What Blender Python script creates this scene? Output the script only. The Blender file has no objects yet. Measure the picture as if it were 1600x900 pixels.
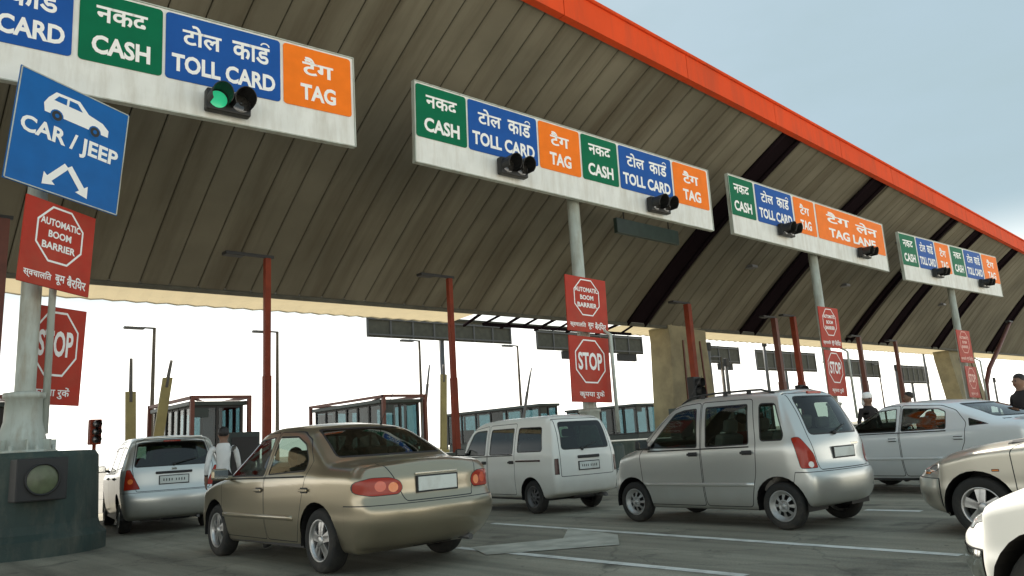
import bpy, bmesh, math, random
from math import radians as R, sin, cos, pi
from mathutils import Vector as V, Matrix as M4
from mathutils.bvhtree import BVHTree

scene = bpy.context.scene
COL = scene.collection
rnd = random.Random(7)

# ------------------------------------------------------------------ camera
F_PX, PITCH, ROLL, CAM_H, YAW = 1191.0, 0.1994, -0.0624, 1.2068, 0.8306
cam_fwd = V((cos(YAW) * cos(PITCH), sin(YAW) * cos(PITCH), sin(PITCH)))
_r0 = V((sin(YAW), -cos(YAW), 0))
_u0 = _r0.cross(cam_fwd)
cam_right = _r0 * cos(ROLL) + _u0 * sin(ROLL)
cam_up = -_r0 * sin(ROLL) + _u0 * cos(ROLL)
cam_pos = V((0, 0, CAM_H))
cd = bpy.data.cameras.new("camera")
cd.sensor_width = 36.0
cd.lens = F_PX / 1600.0 * 36.0
cd.clip_start = 0.1
cd.clip_end = 6000
cam = bpy.data.objects.new("camera", cd)
cam.matrix_world = M4(((cam_right.x, cam_up.x, -cam_fwd.x, 0), (cam_right.y, cam_up.y, -cam_fwd.y, 0),
                       (cam_right.z, cam_up.z, -cam_fwd.z, CAM_H), (0, 0, 0, 1)))
COL.objects.link(cam)
scene.camera = cam

# ------------------------------------------------------------------ world, sun, exposure
SUN_EL, SUN_AZ = 50.0, 68.0       # azimuth measured counter-clockwise from +X
w = bpy.data.worlds.new("World")
scene.world = w
w.use_nodes = True
nt = w.node_tree
nt.nodes.clear()
out = nt.nodes.new("ShaderNodeOutputWorld")
bg = nt.nodes.new("ShaderNodeBackground")
sky = nt.nodes.new("ShaderNodeTexSky")
sky.sky_type = 'NISHITA'
sky.sun_disc = False
sky.sun_elevation = R(SUN_EL)
sky.sun_rotation = R(90 - SUN_AZ)
sky.air_density = 1.0
sky.dust_density = 3.0
sky.ozone_density = 1.0
sky.altitude = 200
# thin high haze and soft cloud: a veil that thickens towards the horizon
tc = nt.nodes.new("ShaderNodeTexCoord")
sep = nt.nodes.new("ShaderNodeSeparateXYZ")
mp = nt.nodes.new("ShaderNodeMapping")
mp.inputs['Scale'].default_value = (1.6, 1.6, 4.0)
noi = nt.nodes.new("ShaderNodeTexNoise")
noi.inputs['Scale'].default_value = 2.2
noi.inputs['Detail'].default_value = 6
noi.inputs['Roughness'].default_value = 0.55
rmp = nt.nodes.new("ShaderNodeMapRange")
rmp.inputs[1].default_value = 0.42
rmp.inputs[2].default_value = 0.72
rmp.inputs[3].default_value = 0.0
rmp.inputs[4].default_value = 0.06
hz = nt.nodes.new("ShaderNodeMapRange")
hz.interpolation_type = 'SMOOTHSTEP'
hz.inputs[1].default_value = 0.02
hz.inputs[2].default_value = 0.50
hz.inputs[3].default_value = 0.95
hz.inputs[4].default_value = 0.93
add = nt.nodes.new("ShaderNodeMath")
add.operation = 'ADD'
add.use_clamp = True
mix = nt.nodes.new("ShaderNodeMixRGB")
vz = nt.nodes.new("ShaderNodeMapRange")        # the veil is white low down, pale blue higher up
vz.interpolation_type = 'SMOOTHSTEP'
vz.inputs[1].default_value = 0.07
vz.inputs[2].default_value = 0.24
vcol = nt.nodes.new("ShaderNodeMixRGB")
vcol.inputs[1].default_value = (9.8, 9.5, 8.7, 1)
vcol.inputs[2].default_value = (1.70, 2.22, 2.45, 1)
nt.links.new(sep.outputs[2], vz.inputs[0])
nt.links.new(vz.outputs[0], vcol.inputs[0])
nt.links.new(vcol.outputs[0], mix.inputs[2])
L = nt.links.new
L(tc.outputs['Generated'], sep.inputs[0])
L(tc.outputs['Generated'], mp.inputs[0])
L(mp.outputs[0], noi.inputs[0])
L(noi.outputs[0], rmp.inputs[0])
L(sep.outputs[2], hz.inputs[0])
L(rmp.outputs[0], add.inputs[0])
L(hz.outputs[0], add.inputs[1])
L(add.outputs[0], mix.inputs[0])
L(sky.outputs[0], mix.inputs[1])
L(mix.outputs[0], bg.inputs[0])
bg.inputs[1].default_value = 0.12
L(bg.outputs[0], out.inputs[0])

sd = bpy.data.lights.new("sun", 'SUN')
sd.energy = 5.0
sd.angle = R(0.5)
sd.color = (1.0, 0.93, 0.82)
sun = bpy.data.objects.new("sun", sd)
_sd = V((cos(R(SUN_EL)) * cos(R(SUN_AZ)), cos(R(SUN_EL)) * sin(R(SUN_AZ)), sin(R(SUN_EL))))
sun.rotation_euler = _sd.to_track_quat('Z', 'Y').to_euler()
COL.objects.link(sun)

vs = scene.view_settings
vs.view_transform = 'Standard'
vs.look = 'None'
vs.exposure = 1.15
vs.gamma = 1.0
vs.use_curve_mapping = False
scene.cycles.max_bounces = 8
scene.cycles.transparent_max_bounces = 16

# ------------------------------------------------------------------ helpers
def ray(px, py):
    return cam_fwd + cam_right * ((px - 800) / F_PX) + cam_up * ((450 - py) / F_PX)

def atY(px, py, Y):
    d = ray(px, py)
    return cam_pos + d * (Y / d.y)

def atX(px, py, X):
    d = ray(px, py)
    return cam_pos + d * (X / d.x)

def atZ(px, py, Z=0.0):
    d = ray(px, py)
    return cam_pos + d * ((Z - CAM_H) / d.z)

def tag(o, label=None, cat=None, group=None, kind=None):
    for k, v in (('label', label), ('category', cat), ('group', group), ('kind', kind)):
        if v:
            o[k] = v
    return o

def thing(name, label, cat, loc=(0, 0, 0), rz=0.0, group=None):
    o = bpy.data.objects.new(name, None)
    o.empty_display_size = 0.3
    COL.objects.link(o)
    o.location = loc
    o.rotation_euler = (0, 0, rz)
    return tag(o, label, cat, group)

def link(name, me, parent=None, loc=None, rot=None):
    o = bpy.data.objects.new(name, me)
    COL.objects.link(o)
    if parent is not None:
        o.parent = parent
    if loc is not None:
        o.location = loc
    if rot is not None:
        o.rotation_euler = rot
    return o

def copy_tree(o, parent=None):
    c = o.copy()
    COL.objects.link(c)
    if parent is not None:
        c.parent = parent
    for ch in list(o.children):
        copy_tree(ch, c)
    return c

class B:
    """collects boxes, bars, tubes, lathes; links them as one mesh"""
    def __init__(self):
        self.bm = bmesh.new()
    def poly_faces(self, vs, fs, mi=0, smooth=False):
        bv = [self.bm.verts.new(v) for v in vs]
        r = []
        for f in fs:
            try:
                nf = self.bm.faces.new([bv[i] for i in f])
                nf.material_index = mi
                nf.smooth = smooth
                r.append(nf)
            except ValueError:
                pass
        return r
    def box(self, c, s, mi=0, rz=0.0, bev=0.0, tilt=None):
        hx, hy, hz_ = s[0] / 2, s[1] / 2, s[2] / 2
        m = M4.Translation(V(c)) @ M4.Rotation(rz, 4, 'Z')
        if tilt is not None:
            m = m @ M4.Rotation(tilt[1], 4, tilt[0])
        if bev > 0:
            r = bmesh.ops.create_cube(self.bm, size=1.0)
            vs = r['verts']
            for v in vs:
                v.co = V((v.co.x * s[0], v.co.y * s[1], v.co.z * s[2]))
            es = list({e for v in vs for e in v.link_edges})
            rb = bmesh.ops.bevel(self.bm, geom=es, offset=bev, segments=2, affect='EDGES', profile=0.5)
            allv = set(vs) | {v for f in rb['faces'] for v in f.verts}
            allv = [v for v in allv if v.is_valid]
            for v in allv:
                v.co = m @ v.co
            for f in {f for v in allv for f in v.link_faces}:
                f.material_index = mi
            return
        vs = [m @ V((x, y, z)) for x in (-hx, hx) for y in (-hy, hy) for z in (-hz_, hz_)]
        self.poly_faces(vs, [(0, 1, 3, 2), (4, 6, 7, 5), (0, 4, 5, 1), (2, 3, 7, 6), (0, 2, 6, 4), (1, 5, 7, 3)], mi)
    def hexa(self, vs, mi=0):
        """8 points: bottom ring 0-3, top ring 4-7"""
        self.poly_faces([V(v) for v in vs], [(3, 2, 1, 0), (4, 5, 6, 7), (0, 1, 5, 4), (1, 2, 6, 5), (2, 3, 7, 6), (3, 0, 4, 7)], mi)
    def tube(self, pts, r, n=10, mi=0, caps=True, smooth=True):
        pts = [V(p) for p in pts]
        if not hasattr(r, '__len__'):
            r = [r] * len(pts)
        rings = []
        up = None
        for i, p in enumerate(pts):
            d = (pts[min(i + 1, len(pts) - 1)] - pts[max(i - 1, 0)])
            if d.length < 1e-9:
                d = V((0, 0, 1))
            d.normalize()
            a = V((0, 0, 1)) if abs(d.z) < 0.9 else V((1, 0, 0))
            if up is not None and (up - d * up.dot(d)).length > 0.1:
                a = up
            s = d.cross(a).normalized()
            t = s.cross(d).normalized()
            up = t
            rings.append([self.bm.verts.new(p + (s * cos(2 * pi * k / n) + t * sin(2 * pi * k / n)) * r[i]) for k in range(n)])
        for a, b in zip(rings, rings[1:]):
            for k in range(n):
                f = self.bm.faces.new((a[k], a[(k + 1) % n], b[(k + 1) % n], b[k]))
                f.material_index = mi
                f.smooth = smooth
        if caps:
            for rg in (rings[0][::-1], rings[-1]):
                f = self.bm.faces.new(rg)
                f.material_index = mi
    def lathe(self, prof, n=24, mi=0, axis='Z', o=(0, 0, 0), mis=None, smooth=True):
        o = V(o)
        rings = []
        def pt(r, h, a):
            if axis == 'Z':
                return o + V((r * cos(a), r * sin(a), h))
            if axis == 'Y':
                return o + V((r * cos(a), h, r * sin(a)))
            return o + V((h, r * cos(a), r * sin(a)))
        for r, h in prof:
            rings.append([self.bm.verts.new(pt(max(r, 1e-4), h, 2 * pi * k / n)) for k in range(n)])
        for i, (a, b) in enumerate(zip(rings, rings[1:])):
            for k in range(n):
                f = self.bm.faces.new((a[k], a[(k + 1) % n], b[(k + 1) % n], b[k]))
                f.material_index = mis[i] if mis else mi
                f.smooth = smooth
    def prism(self, poly, a0, a1, axis='Y', mi=0):
        """poly of 2D points extruded along axis between a0 and a1"""
        def pt(p, a):
            return V((p[0], a, p[1])) if axis == 'Y' else (V((a, p[0], p[1])) if axis == 'X' else V((p[0], p[1], a)))
        n = len(poly)
        vs = [pt(p, a0) for p in poly] + [pt(p, a1) for p in poly]
        fs = [tuple(range(n - 1, -1, -1)), tuple(range(n, 2 * n))] + [(i, (i + 1) % n, n + (i + 1) % n, n + i) for i in range(n)]
        self.poly_faces(vs, fs, mi)
    def sphere(self, c, r, mi=0, seg=14, scale=(1, 1, 1)):
        rr = bmesh.ops.create_uvsphere(self.bm, u_segments=seg, v_segments=max(6, seg * 2 // 3), radius=r)
        for v in rr['verts']:
            v.co = V((v.co.x * scale[0], v.co.y * scale[1], v.co.z * scale[2])) + V(c)
        for f in {f for v in rr['verts'] for f in v.link_faces}:
            f.material_index = mi
            f.smooth = True
    def build(self, name, mats, parent=None, loc=None, rot=None, recalc=True):
        if recalc:
            bmesh.ops.recalc_face_normals(self.bm, faces=self.bm.faces[:])
        me = bpy.data.meshes.new(name)
        self.bm.to_mesh(me)
        self.bm.free()
        for m in (mats if isinstance(mats, (list, tuple)) else [mats]):
            me.materials.append(m)
        return link(name, me, parent, loc, rot)

# ------------------------------------------------------------------ materials
def mat(name, col, rough=0.6, metal=0.0, var=0.0, vscale=3.0, bump=0.0, bscale=30.0, coat=0.0, spec=0.5,
        dirt=None, dirtscale=1.2, dirtamt=0.0, stretch=None, emit=None, emits=0.0):
    m = bpy.data.materials.new(name)
    m.use_nodes = True
    nt = m.node_tree
    b = nt.nodes['Principled BSDF']
    b.inputs['Base Color'].default_value = (*col, 1)
    b.inputs['Roughness'].default_value = rough
    b.inputs['Metallic'].default_value = metal
    b.inputs['Coat Weight'].default_value = coat
    b.inputs['Coat Roughness'].default_value = 0.06
    b.inputs['Specular IOR Level'].default_value = spec
    if emit:
        b.inputs['Emission Color'].default_value = (*emit, 1)
        b.inputs['Emission Strength'].default_value = emits
    tc = nt.nodes.new('ShaderNodeTexCoord')
    last = None
    if var > 0:
        n = nt.nodes.new('ShaderNodeTexNoise')
        n.inputs['Scale'].default_value = vscale
        n.inputs['Detail'].default_value = 8
        nt.links.new(tc.outputs['Object'], n.inputs[0])
        mr = nt.nodes.new('ShaderNodeMapRange')
        mr.inputs[1].default_value = 0.3
        mr.inputs[2].default_value = 0.7
        mr.inputs[3].default_value = 1 - var
        mr.inputs[4].default_value = 1 + var
        nt.links.new(n.outputs[0], mr.inputs[0])
        mx = nt.nodes.new('ShaderNodeMixRGB')
        mx.blend_type = 'MULTIPLY'
        mx.inputs[0].default_value = 1
        mx.inputs[1].default_value = (*col, 1)
        nt.links.new(mr.outputs[0], mx.inputs[2])
        last = mx.outputs[0]
    if dirt is not None:
        n = nt.nodes.new('ShaderNodeTexNoise')
        n.inputs['Scale'].default_value = dirtscale
        n.inputs['Detail'].default_value = 10
        n.inputs['Roughness'].default_value = 0.65
        if stretch:
            mpp = nt.nodes.new('ShaderNodeMapping')
            mpp.inputs['Scale'].default_value = stretch
            nt.links.new(tc.outputs['Object'], mpp.inputs[0])
            nt.links.new(mpp.outputs[0], n.inputs[0])
        else:
            nt.links.new(tc.outputs['Object'], n.inputs[0])
        mr = nt.nodes.new('ShaderNodeMapRange')
        mr.inputs[1].default_value = 0.45
        mr.inputs[2].default_value = 0.75
        mr.inputs[3].default_value = 0
        mr.inputs[4].default_value = dirtamt
        nt.links.new(n.outputs[0], mr.inputs[0])
        mx = nt.nodes.new('ShaderNodeMixRGB')
        mx.inputs[1].default_value = (*col, 1)
        if last:
            nt.links.new(last, mx.inputs[1])
        mx.inputs[2].default_value = (*dirt, 1)
        nt.links.new(mr.outputs[0], mx.inputs[0])
        last = mx.outputs[0]
    if last:
        nt.links.new(last, b.inputs['Base Color'])
    if bump > 0:
        n = nt.nodes.new('ShaderNodeTexNoise')
        n.inputs['Scale'].default_value = bscale
        n.inputs['Detail'].default_value = 6
        nt.links.new(tc.outputs['Object'], n.inputs[0])
        bp = nt.nodes.new('ShaderNodeBump')
        bp.inputs['Strength'].default_value = bump
        bp.inputs['Distance'].default_value = 0.02
        nt.links.new(n.outputs[0], bp.inputs['Height'])
        nt.links.new(bp.outputs[0], b.inputs['Normal'])
    return m

def paint_mat(name, col, metal=0.8, rough=0.26, coat=0.6, dust=(0.30, 0.26, 0.20), amt=0.35):
    """car paint; the back of the panel (inside the car) is dark trim; road dust low on the panels"""
    m = bpy.data.materials.new(name)
    m.use_nodes = True
    nt = m.node_tree
    b = nt.nodes['Principled BSDF']
    b.inputs['Metallic'].default_value = metal
    b.inputs['Roughness'].default_value = rough
    b.inputs['Coat Weight'].default_value = coat
    b.inputs['Coat Roughness'].default_value = 0.08
    tc = nt.nodes.new('ShaderNodeTexCoord')
    n = nt.nodes.new('ShaderNodeTexNoise')
    n.inputs['Scale'].default_value = 3.0
    n.inputs['Detail'].default_value = 8
    nt.links.new(tc.outputs['Object'], n.inputs[0])
    sp = nt.nodes.new('ShaderNodeSeparateXYZ')
    nt.links.new(tc.outputs['Object'], sp.inputs[0])
    mr = nt.nodes.new('ShaderNodeMapRange')
    mr.inputs[1].default_value = 0.20
    mr.inputs[2].default_value = 0.75
    mr.inputs[3].default_value = 1.0
    mr.inputs[4].default_value = 0.12
    nt.links.new(sp.outputs[2], mr.inputs[0])
    mu = nt.nodes.new('ShaderNodeMath')
    mu.operation = 'MULTIPLY'
    nt.links.new(mr.outputs[0], mu.inputs[0])
    nt.links.new(n.outputs[0], mu.inputs[1])
    mu2 = nt.nodes.new('ShaderNodeMath')
    mu2.operation = 'MULTIPLY'
    mu2.use_clamp = True
    mu2.inputs[1].default_value = amt * 2
    nt.links.new(mu.outputs[0], mu2.inputs[0])
    mx = nt.nodes.new('ShaderNodeMixRGB')
    mx.inputs[1].default_value = (*col, 1)
    mx.inputs[2].default_value = (*dust, 1)
    nt.links.new(mu2.outputs[0], mx.inputs[0])
    nt.links.new(mx.outputs[0], b.inputs['Base Color'])
    rr = nt.nodes.new('ShaderNodeMapRange')
    rr.inputs[3].default_value = rough
    rr.inputs[4].default_value = 0.75
    nt.links.new(mu2.outputs[0], rr.inputs[0])
    nt.links.new(rr.outputs[0], b.inputs['Roughness'])
    d = nt.nodes.new('ShaderNodeBsdfDiffuse')
    d.inputs[0].default_value = (0.05, 0.05, 0.048, 1)
    g = nt.nodes.new('ShaderNodeNewGeometry')
    ms = nt.nodes.new('ShaderNodeMixShader')
    nt.links.new(g.outputs['Backfacing'], ms.inputs[0])
    nt.links.new(b.outputs[0], ms.inputs[1])
    nt.links.new(d.outputs[0], ms.inputs[2])
    nt.links.new(ms.outputs[0], nt.nodes['Material Output'].inputs[0])
    return m

def glass_mat(name, tint, refl=1.0, ior=1.5):
    m = bpy.data.materials.new(name)
    m.use_nodes = True
    nt = m.node_tree
    nt.nodes.remove(nt.nodes['Principled BSDF'])
    tr = nt.nodes.new('ShaderNodeBsdfTransparent')
    tr.inputs[0].default_value = (*tint, 1)
    gl = nt.nodes.new('ShaderNodeBsdfGlossy')
    gl.inputs['Roughness'].default_value = 0.03
    gl.inputs[0].default_value = (refl, refl, refl, 1)
    ge = nt.nodes.new('ShaderNodeNewGeometry')
    dt = nt.nodes.new('ShaderNodeVectorMath')
    dt.operation = 'DOT_PRODUCT'
    nt.links.new(ge.outputs['Normal'], dt.inputs[0])
    nt.links.new(ge.outputs['Incoming'], dt.inputs[1])
    chain = dt.outputs['Value']
    r0 = ((ior - 1) / (ior + 1)) ** 2
    for op, b_ in (('ABSOLUTE', None), ('SUBTRACT', 1.0), ('POWER', 5.0), ('MULTIPLY', 1 - r0), ('ADD', r0)):
        mm = nt.nodes.new('ShaderNodeMath')
        mm.operation = op
        if op == 'SUBTRACT':
            mm.inputs[0].default_value = 1.0
            nt.links.new(chain, mm.inputs[1])
        else:
            nt.links.new(chain, mm.inputs[0])
            if b_ is not None:
                mm.inputs[1].default_value = b_
        chain = mm.outputs[0]
    ms = nt.nodes.new('ShaderNodeMixShader')
    nt.links.new(chain, ms.inputs[0])
    nt.links.new(tr.outputs[0], ms.inputs[1])
    nt.links.new(gl.outputs[0], ms.inputs[2])
    nt.links.new(ms.outputs[0], nt.nodes['Material Output'].inputs[0])
    return m

MT = {}
MT['white'] = mat('sign_white', (0.74, 0.75, 0.72), 0.55, spec=0.3, var=0.05, dirt=(0.42, 0.38, 0.30), dirtamt=0.5, stretch=(3, 3, 0.5))
MT['green'] = mat('sign_green', (0.0, 0.135, 0.06), 0.5, spec=0.15, var=0.06)
MT['blue'] = mat('sign_blue', (0.012, 0.085, 0.34), 0.5, spec=0.15, var=0.06)
MT['blue2'] = mat('sign_bright_blue', (0.0, 0.105, 0.36), 0.4, spec=0.3, var=0.08)
MT['orange'] = mat('sign_orange', (0.86, 0.19, 0.012), 0.5, spec=0.15, var=0.06)
MT['red'] = mat('sign_red', (0.42, 0.035, 0.018), 0.5, spec=0.2, var=0.1, dirt=(0.30, 0.10, 0.06), dirtamt=0.4)
MT['letter'] = mat('letter_white', (0.85, 0.85, 0.83), 0.5)
MT['letterpink'] = mat('letter_faded', (0.80, 0.50, 0.42), 0.5)
MT['pole'] = mat('pole_paint', (0.44, 0.48, 0.43), 0.5, var=0.12, vscale=2, dirt=(0.24, 0.19, 0.12), dirtamt=0.75, dirtscale=3, stretch=(2, 2, 0.4))
MT['concrete'] = mat('concrete', (0.27, 0.235, 0.14), 0.85, var=0.15, vscale=1.5, bump=0.3, dirt=(0.12, 0.10, 0.07), dirtamt=0.6)
MT['island'] = mat('painted_concrete', (0.030, 0.052, 0.045), 0.7, var=0.25, vscale=1.6, bump=0.35, dirt=(0.11, 0.11, 0.085), dirtscale=1.8, dirtamt=0.8, stretch=(2, 2, 0.7))
MT['kerb'] = mat('kerb_concrete', (0.26, 0.25, 0.22), 0.85, var=0.2, bump=0.2)
MT['black'] = mat('black_plastic', (0.012, 0.012, 0.012), 0.5)
MT['dark'] = mat('dark_trim', (0.02, 0.02, 0.02), 0.6)
MT['rubber'] = mat('tyre_rubber', (0.018, 0.018, 0.017), 0.85, dirt=(0.10, 0.085, 0.065), dirtscale=6, dirtamt=0.5)
MT['seal'] = mat('window_seal', (0.012, 0.012, 0.012), 0.55)
MT['alloy'] = mat('alloy_wheel', (0.55, 0.55, 0.54), 0.35, metal=0.8, dirt=(0.16, 0.13, 0.10), dirtscale=8, dirtamt=0.5)
MT['steelwheel'] = mat('steel_wheel', (0.40, 0.41, 0.40), 0.4, metal=0.5, dirt=(0.12, 0.10, 0.08), dirtscale=8, dirtamt=0.6)
MT['darkwheel'] = mat('dark_steel_wheel', (0.12, 0.12, 0.12), 0.5, metal=0.4)
MT['chrome'] = mat('chrome', (0.75, 0.74, 0.70), 0.12, metal=1.0)
MT['tail'] = mat('tail_lens_red', (0.34, 0.020, 0.004), 0.25, coat=0.25, spec=0.3)
MT['tailorange'] = mat('tail_lens_amber', (0.85, 0.22, 0.05), 0.15, coat=1.0)
MT['tailwhite'] = mat('tail_lens_clear', (0.75, 0.72, 0.66), 0.12, coat=1.0)
MT['headlens'] = mat('headlamp_lens', (0.62, 0.64, 0.64), 0.08, metal=0.4, coat=1.0)
MT['amber'] = mat('indicator_amber', (0.75, 0.24, 0.05), 0.15, coat=1.0)
MT['plate'] = mat('number_plate', (0.66, 0.70, 0.66), 0.5, dirt=(0.40, 0.38, 0.32), dirtamt=0.6, dirtscale=5)
MT['seat'] = mat('seat_fabric', (0.10, 0.095, 0.085), 0.9, bump=0.2)
MT['seatlight'] = mat('seat_fabric_grey', (0.20, 0.19, 0.17), 0.9, bump=0.2)
MT['redsteel'] = mat('red_steel', (0.22, 0.040, 0.018), 0.6, spec=0.2, var=0.15, dirt=(0.10, 0.03, 0.02), dirtamt=0.5)
MT['brownsteel'] = mat('brown_steel', (0.12, 0.035, 0.022), 0.55, var=0.2)
MT['fascia'] = mat('fascia_orange_red', (0.66, 0.072, 0.018), 0.7, spec=0.1, var=0.08, vscale=0.5, dirt=(0.42, 0.07, 0.03), dirtamt=0.75, dirtscale=1.0, stretch=(2.2, 2.2, 0.35))
MT['yellow'] = mat('barrier_yellow', (0.25, 0.215, 0.075), 0.5, var=0.15)
MT['boothdark'] = mat('booth_dark_green', (0.02, 0.035, 0.032), 0.5, var=0.15)
MT['boothwall'] = mat('booth_panel', (0.22, 0.22, 0.19), 0.7, var=0.15)
MT['olive'] = mat('sign_back_grey', (0.075, 0.073, 0.055), 0.7, var=0.2)
MT['greylamp'] = mat('lamp_pole_brown', (0.10, 0.07, 0.04), 0.6, var=0.1)
MT['lampgrey'] = mat('lamp_head_grey', (0.10, 0.10, 0.10), 0.5)
MT['beam'] = mat('girder_black', (0.013, 0.009, 0.011), 1.0, spec=0.0)
MT['skin'] = mat('skin', (0.20, 0.11, 0.07), 0.6)
MT['hair'] = mat('hair', (0.012, 0.01, 0.009), 0.6)
MT['boothpane'] = glass_mat('booth_glass', (0.42, 0.52, 0.54), 0.8, 1.4)
MT['carglass'] = glass_mat('car_glass', (0.36, 0.43, 0.40), 1.0, 1.6)
MT['carglassdark'] = glass_mat('car_glass_dark', (0.14, 0.20, 0.17), 1.0, 1.6)
MT['glassbright'] = glass_mat('car_glass_light', (0.40, 0.47, 0.46), 1.0, 1.7)

def soffit_mat():
    m = mat('soffit_sheet', (0.165, 0.153, 0.118), 0.8, spec=0.1, var=0.2, vscale=0.35, dirt=(0.085, 0.070, 0.048), dirtscale=1.0, dirtamt=0.8, stretch=(1.1, 0.10, 0.10))
    return m
MT['soffit'] = soffit_mat()
MT['soffitrib'] = mat('soffit_joint', (0.075, 0.065, 0.046), 0.9)
MT['cream'] = mat('light_tinted_eave_sheet', (0.80, 0.70, 0.48), 0.7, var=0.15, vscale=1.0)  # pale tone and translucency put the sunlit look into the eave
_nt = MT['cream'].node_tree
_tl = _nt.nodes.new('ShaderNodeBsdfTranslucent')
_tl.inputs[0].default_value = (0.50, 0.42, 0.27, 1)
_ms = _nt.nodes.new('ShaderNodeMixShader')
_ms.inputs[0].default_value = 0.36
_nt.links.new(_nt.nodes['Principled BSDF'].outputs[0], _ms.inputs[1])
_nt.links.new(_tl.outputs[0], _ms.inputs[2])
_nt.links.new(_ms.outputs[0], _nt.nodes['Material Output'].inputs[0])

def asphalt():
    m = bpy.data.materials.new('asphalt')
    m.use_nodes = True
    nt = m.node_tree
    b = nt.nodes['Principled BSDF']
    b.inputs['Roughness'].default_value = 0.88
    tc = nt.nodes.new('ShaderNodeTexCoord')
    def noise(scale, det, stretch=None):
        n = nt.nodes.new('ShaderNodeTexNoise')
        n.inputs['Scale'].default_value = scale
        n.inputs['Detail'].default_value = det
        n.inputs['Roughness'].default_value = 0.6
        if stretch:
            mp = nt.nodes.new('ShaderNodeMapping')
            mp.inputs['Scale'].default_value = stretch
            nt.links.new(tc.outputs['Object'], mp.inputs[0])
            nt.links.new(mp.outputs[0], n.inputs[0])
        else:
            nt.links.new(tc.outputs['Object'], n.inputs[0])
        return n.outputs[0]
    def ramp(src, p0, c0, p1, c1):
        r = nt.nodes.new('ShaderNodeValToRGB')
        r.color_ramp.elements[0].position = p0
        r.color_ramp.elements[0].color = (*c0, 1)
        r.color_ramp.elements[1].position = p1
        r.color_ramp.elements[1].color = (*c1, 1)
        nt.links.new(src, r.inputs[0])
        return r.outputs[0]
    def mult(a, c, f=1.0):
        mx = nt.nodes.new('ShaderNodeMixRGB')
        mx.blend_type = 'MULTIPLY'
        mx.inputs[0].default_value = f
        nt.links.new(a, mx.inputs[1])
        nt.links.new(c, mx.inputs[2])
        return mx.outputs[0]
    base = ramp(noise(0.35, 6), 0.3, (0.200, 0.186, 0.145), 0.7, (0.330, 0.308, 0.243))
    streak = ramp(noise(1.0, 6, (2.2, 0.12, 1)), 0.35, (0.58, 0.58, 0.56), 0.65, (1.16, 1.16, 1.13))
    fine = ramp(noise(60, 4), 0.3, (0.75, 0.75, 0.75), 0.7, (1.25, 1.25, 1.25))
    oil = ramp(noise(1.1, 5), 0.30, (0.45, 0.45, 0.45), 0.42, (1, 1, 1))
    vo = nt.nodes.new('ShaderNodeTexVoronoi')
    vo.feature = 'DISTANCE_TO_EDGE'
    vo.inputs['Scale'].default_value = 0.55
    wob = nt.nodes.new('ShaderNodeTexNoise')
    wob.inputs['Scale'].default_value = 2.5
    wob.inputs['Detail'].default_value = 6
    va = nt.nodes.new('ShaderNodeVectorMath')
    va.operation = 'MULTIPLY_ADD'
    va.inputs[1].default_value = (0.5, 0.5, 0.0)
    nt.links.new(tc.outputs['Object'], wob.inputs[0])
    nt.links.new(wob.outputs[1], va.inputs[0])
    nt.links.new(tc.outputs['Object'], va.inputs[2])
    nt.links.new(va.outputs[0], vo.inputs[0])
    crack = ramp(vo.outputs[0], 0.002, (0.70, 0.70, 0.70), 0.008, (1, 1, 1))
    spots = ramp(noise(7, 2), 0.26, (0.5, 0.5, 0.5), 0.30, (1, 1, 1))
    grit = ramp(noise(22, 5), 0.62, (1, 1, 1), 0.72, (1.35, 1.33, 1.28))
    c = mult(mult(mult(mult(mult(mult(base, streak), fine), oil), crack), spots), grit)
    nt.links.new(c, b.inputs['Base Color'])
    bp = nt.nodes.new('ShaderNodeBump')
    bp.inputs['Strength'].default_value = 0.5
    bp.inputs['Distance'].default_value = 0.01
    nt.links.new(noise(90, 3), bp.inputs['Height'])
    nt.links.new(bp.outputs[0], b.inputs['Normal'])
    return m
MT['asphalt'] = asphalt()
MT['paintline'] = mat('road_paint', (0.74, 0.74, 0.68), 0.7, var=0.1, dirt=(0.12, 0.115, 0.10), dirtscale=3, dirtamt=0.85)

# ------------------------------------------------------------------ ground
g = B()
N = 3000
g.poly_faces([(-N, -N, 0), (N, -N, 0), (N, N, 0), (-N, N, 0)], [(0, 1, 2, 3)])
tag(g.build('ground', MT['asphalt']), kind='structure')

def strip(a, b, wd, z, name, m):
    a, b = V(a), V(b)
    d = (b - a).normalized()
    n = V((-d.y, d.x, 0)) * wd / 2
    s = B()
    k = max(2, int((b - a).length / 0.6))
    vs, fs = [], []
    for i in range(k + 1):
        p = a.lerp(b, i / k)
        j1, j2 = rnd.uniform(-.008, .008), rnd.uniform(-.008, .008)
        vs += [(p.x + n.x * (1 + j1 * 5), p.y + n.y, z), (p.x - n.x * (1 + j2 * 5), p.y - n.y, z)]
    for i in range(k):
        fs.append((2 * i, 2 * i + 1, 2 * i + 3, 2 * i + 2))
    s.poly_faces(vs, fs)
    return tag(s.build(name, m), kind='structure')

def gpt(px, py):
    p = atZ(px, py, 0)
    return (p.x, p.y, 0)
strip(gpt(770, 818), gpt(1502, 868), 0.13, 0.004, 'lane_line', MT['paintline'])
strip(gpt(715, 856), gpt(1165, 900), 0.13, 0.004, 'lane_line', MT['paintline'])
strip(gpt(1352, 797), gpt(1440, 799), 0.15, 0.004, 'lane_line', MT['paintline'])
for lx in (14.6, 18.2, 21.8, 25.4):
    strip((lx, -4, 0), (lx, 13, 0), 0.13, 0.004, 'lane_line', MT['paintline'])
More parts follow.
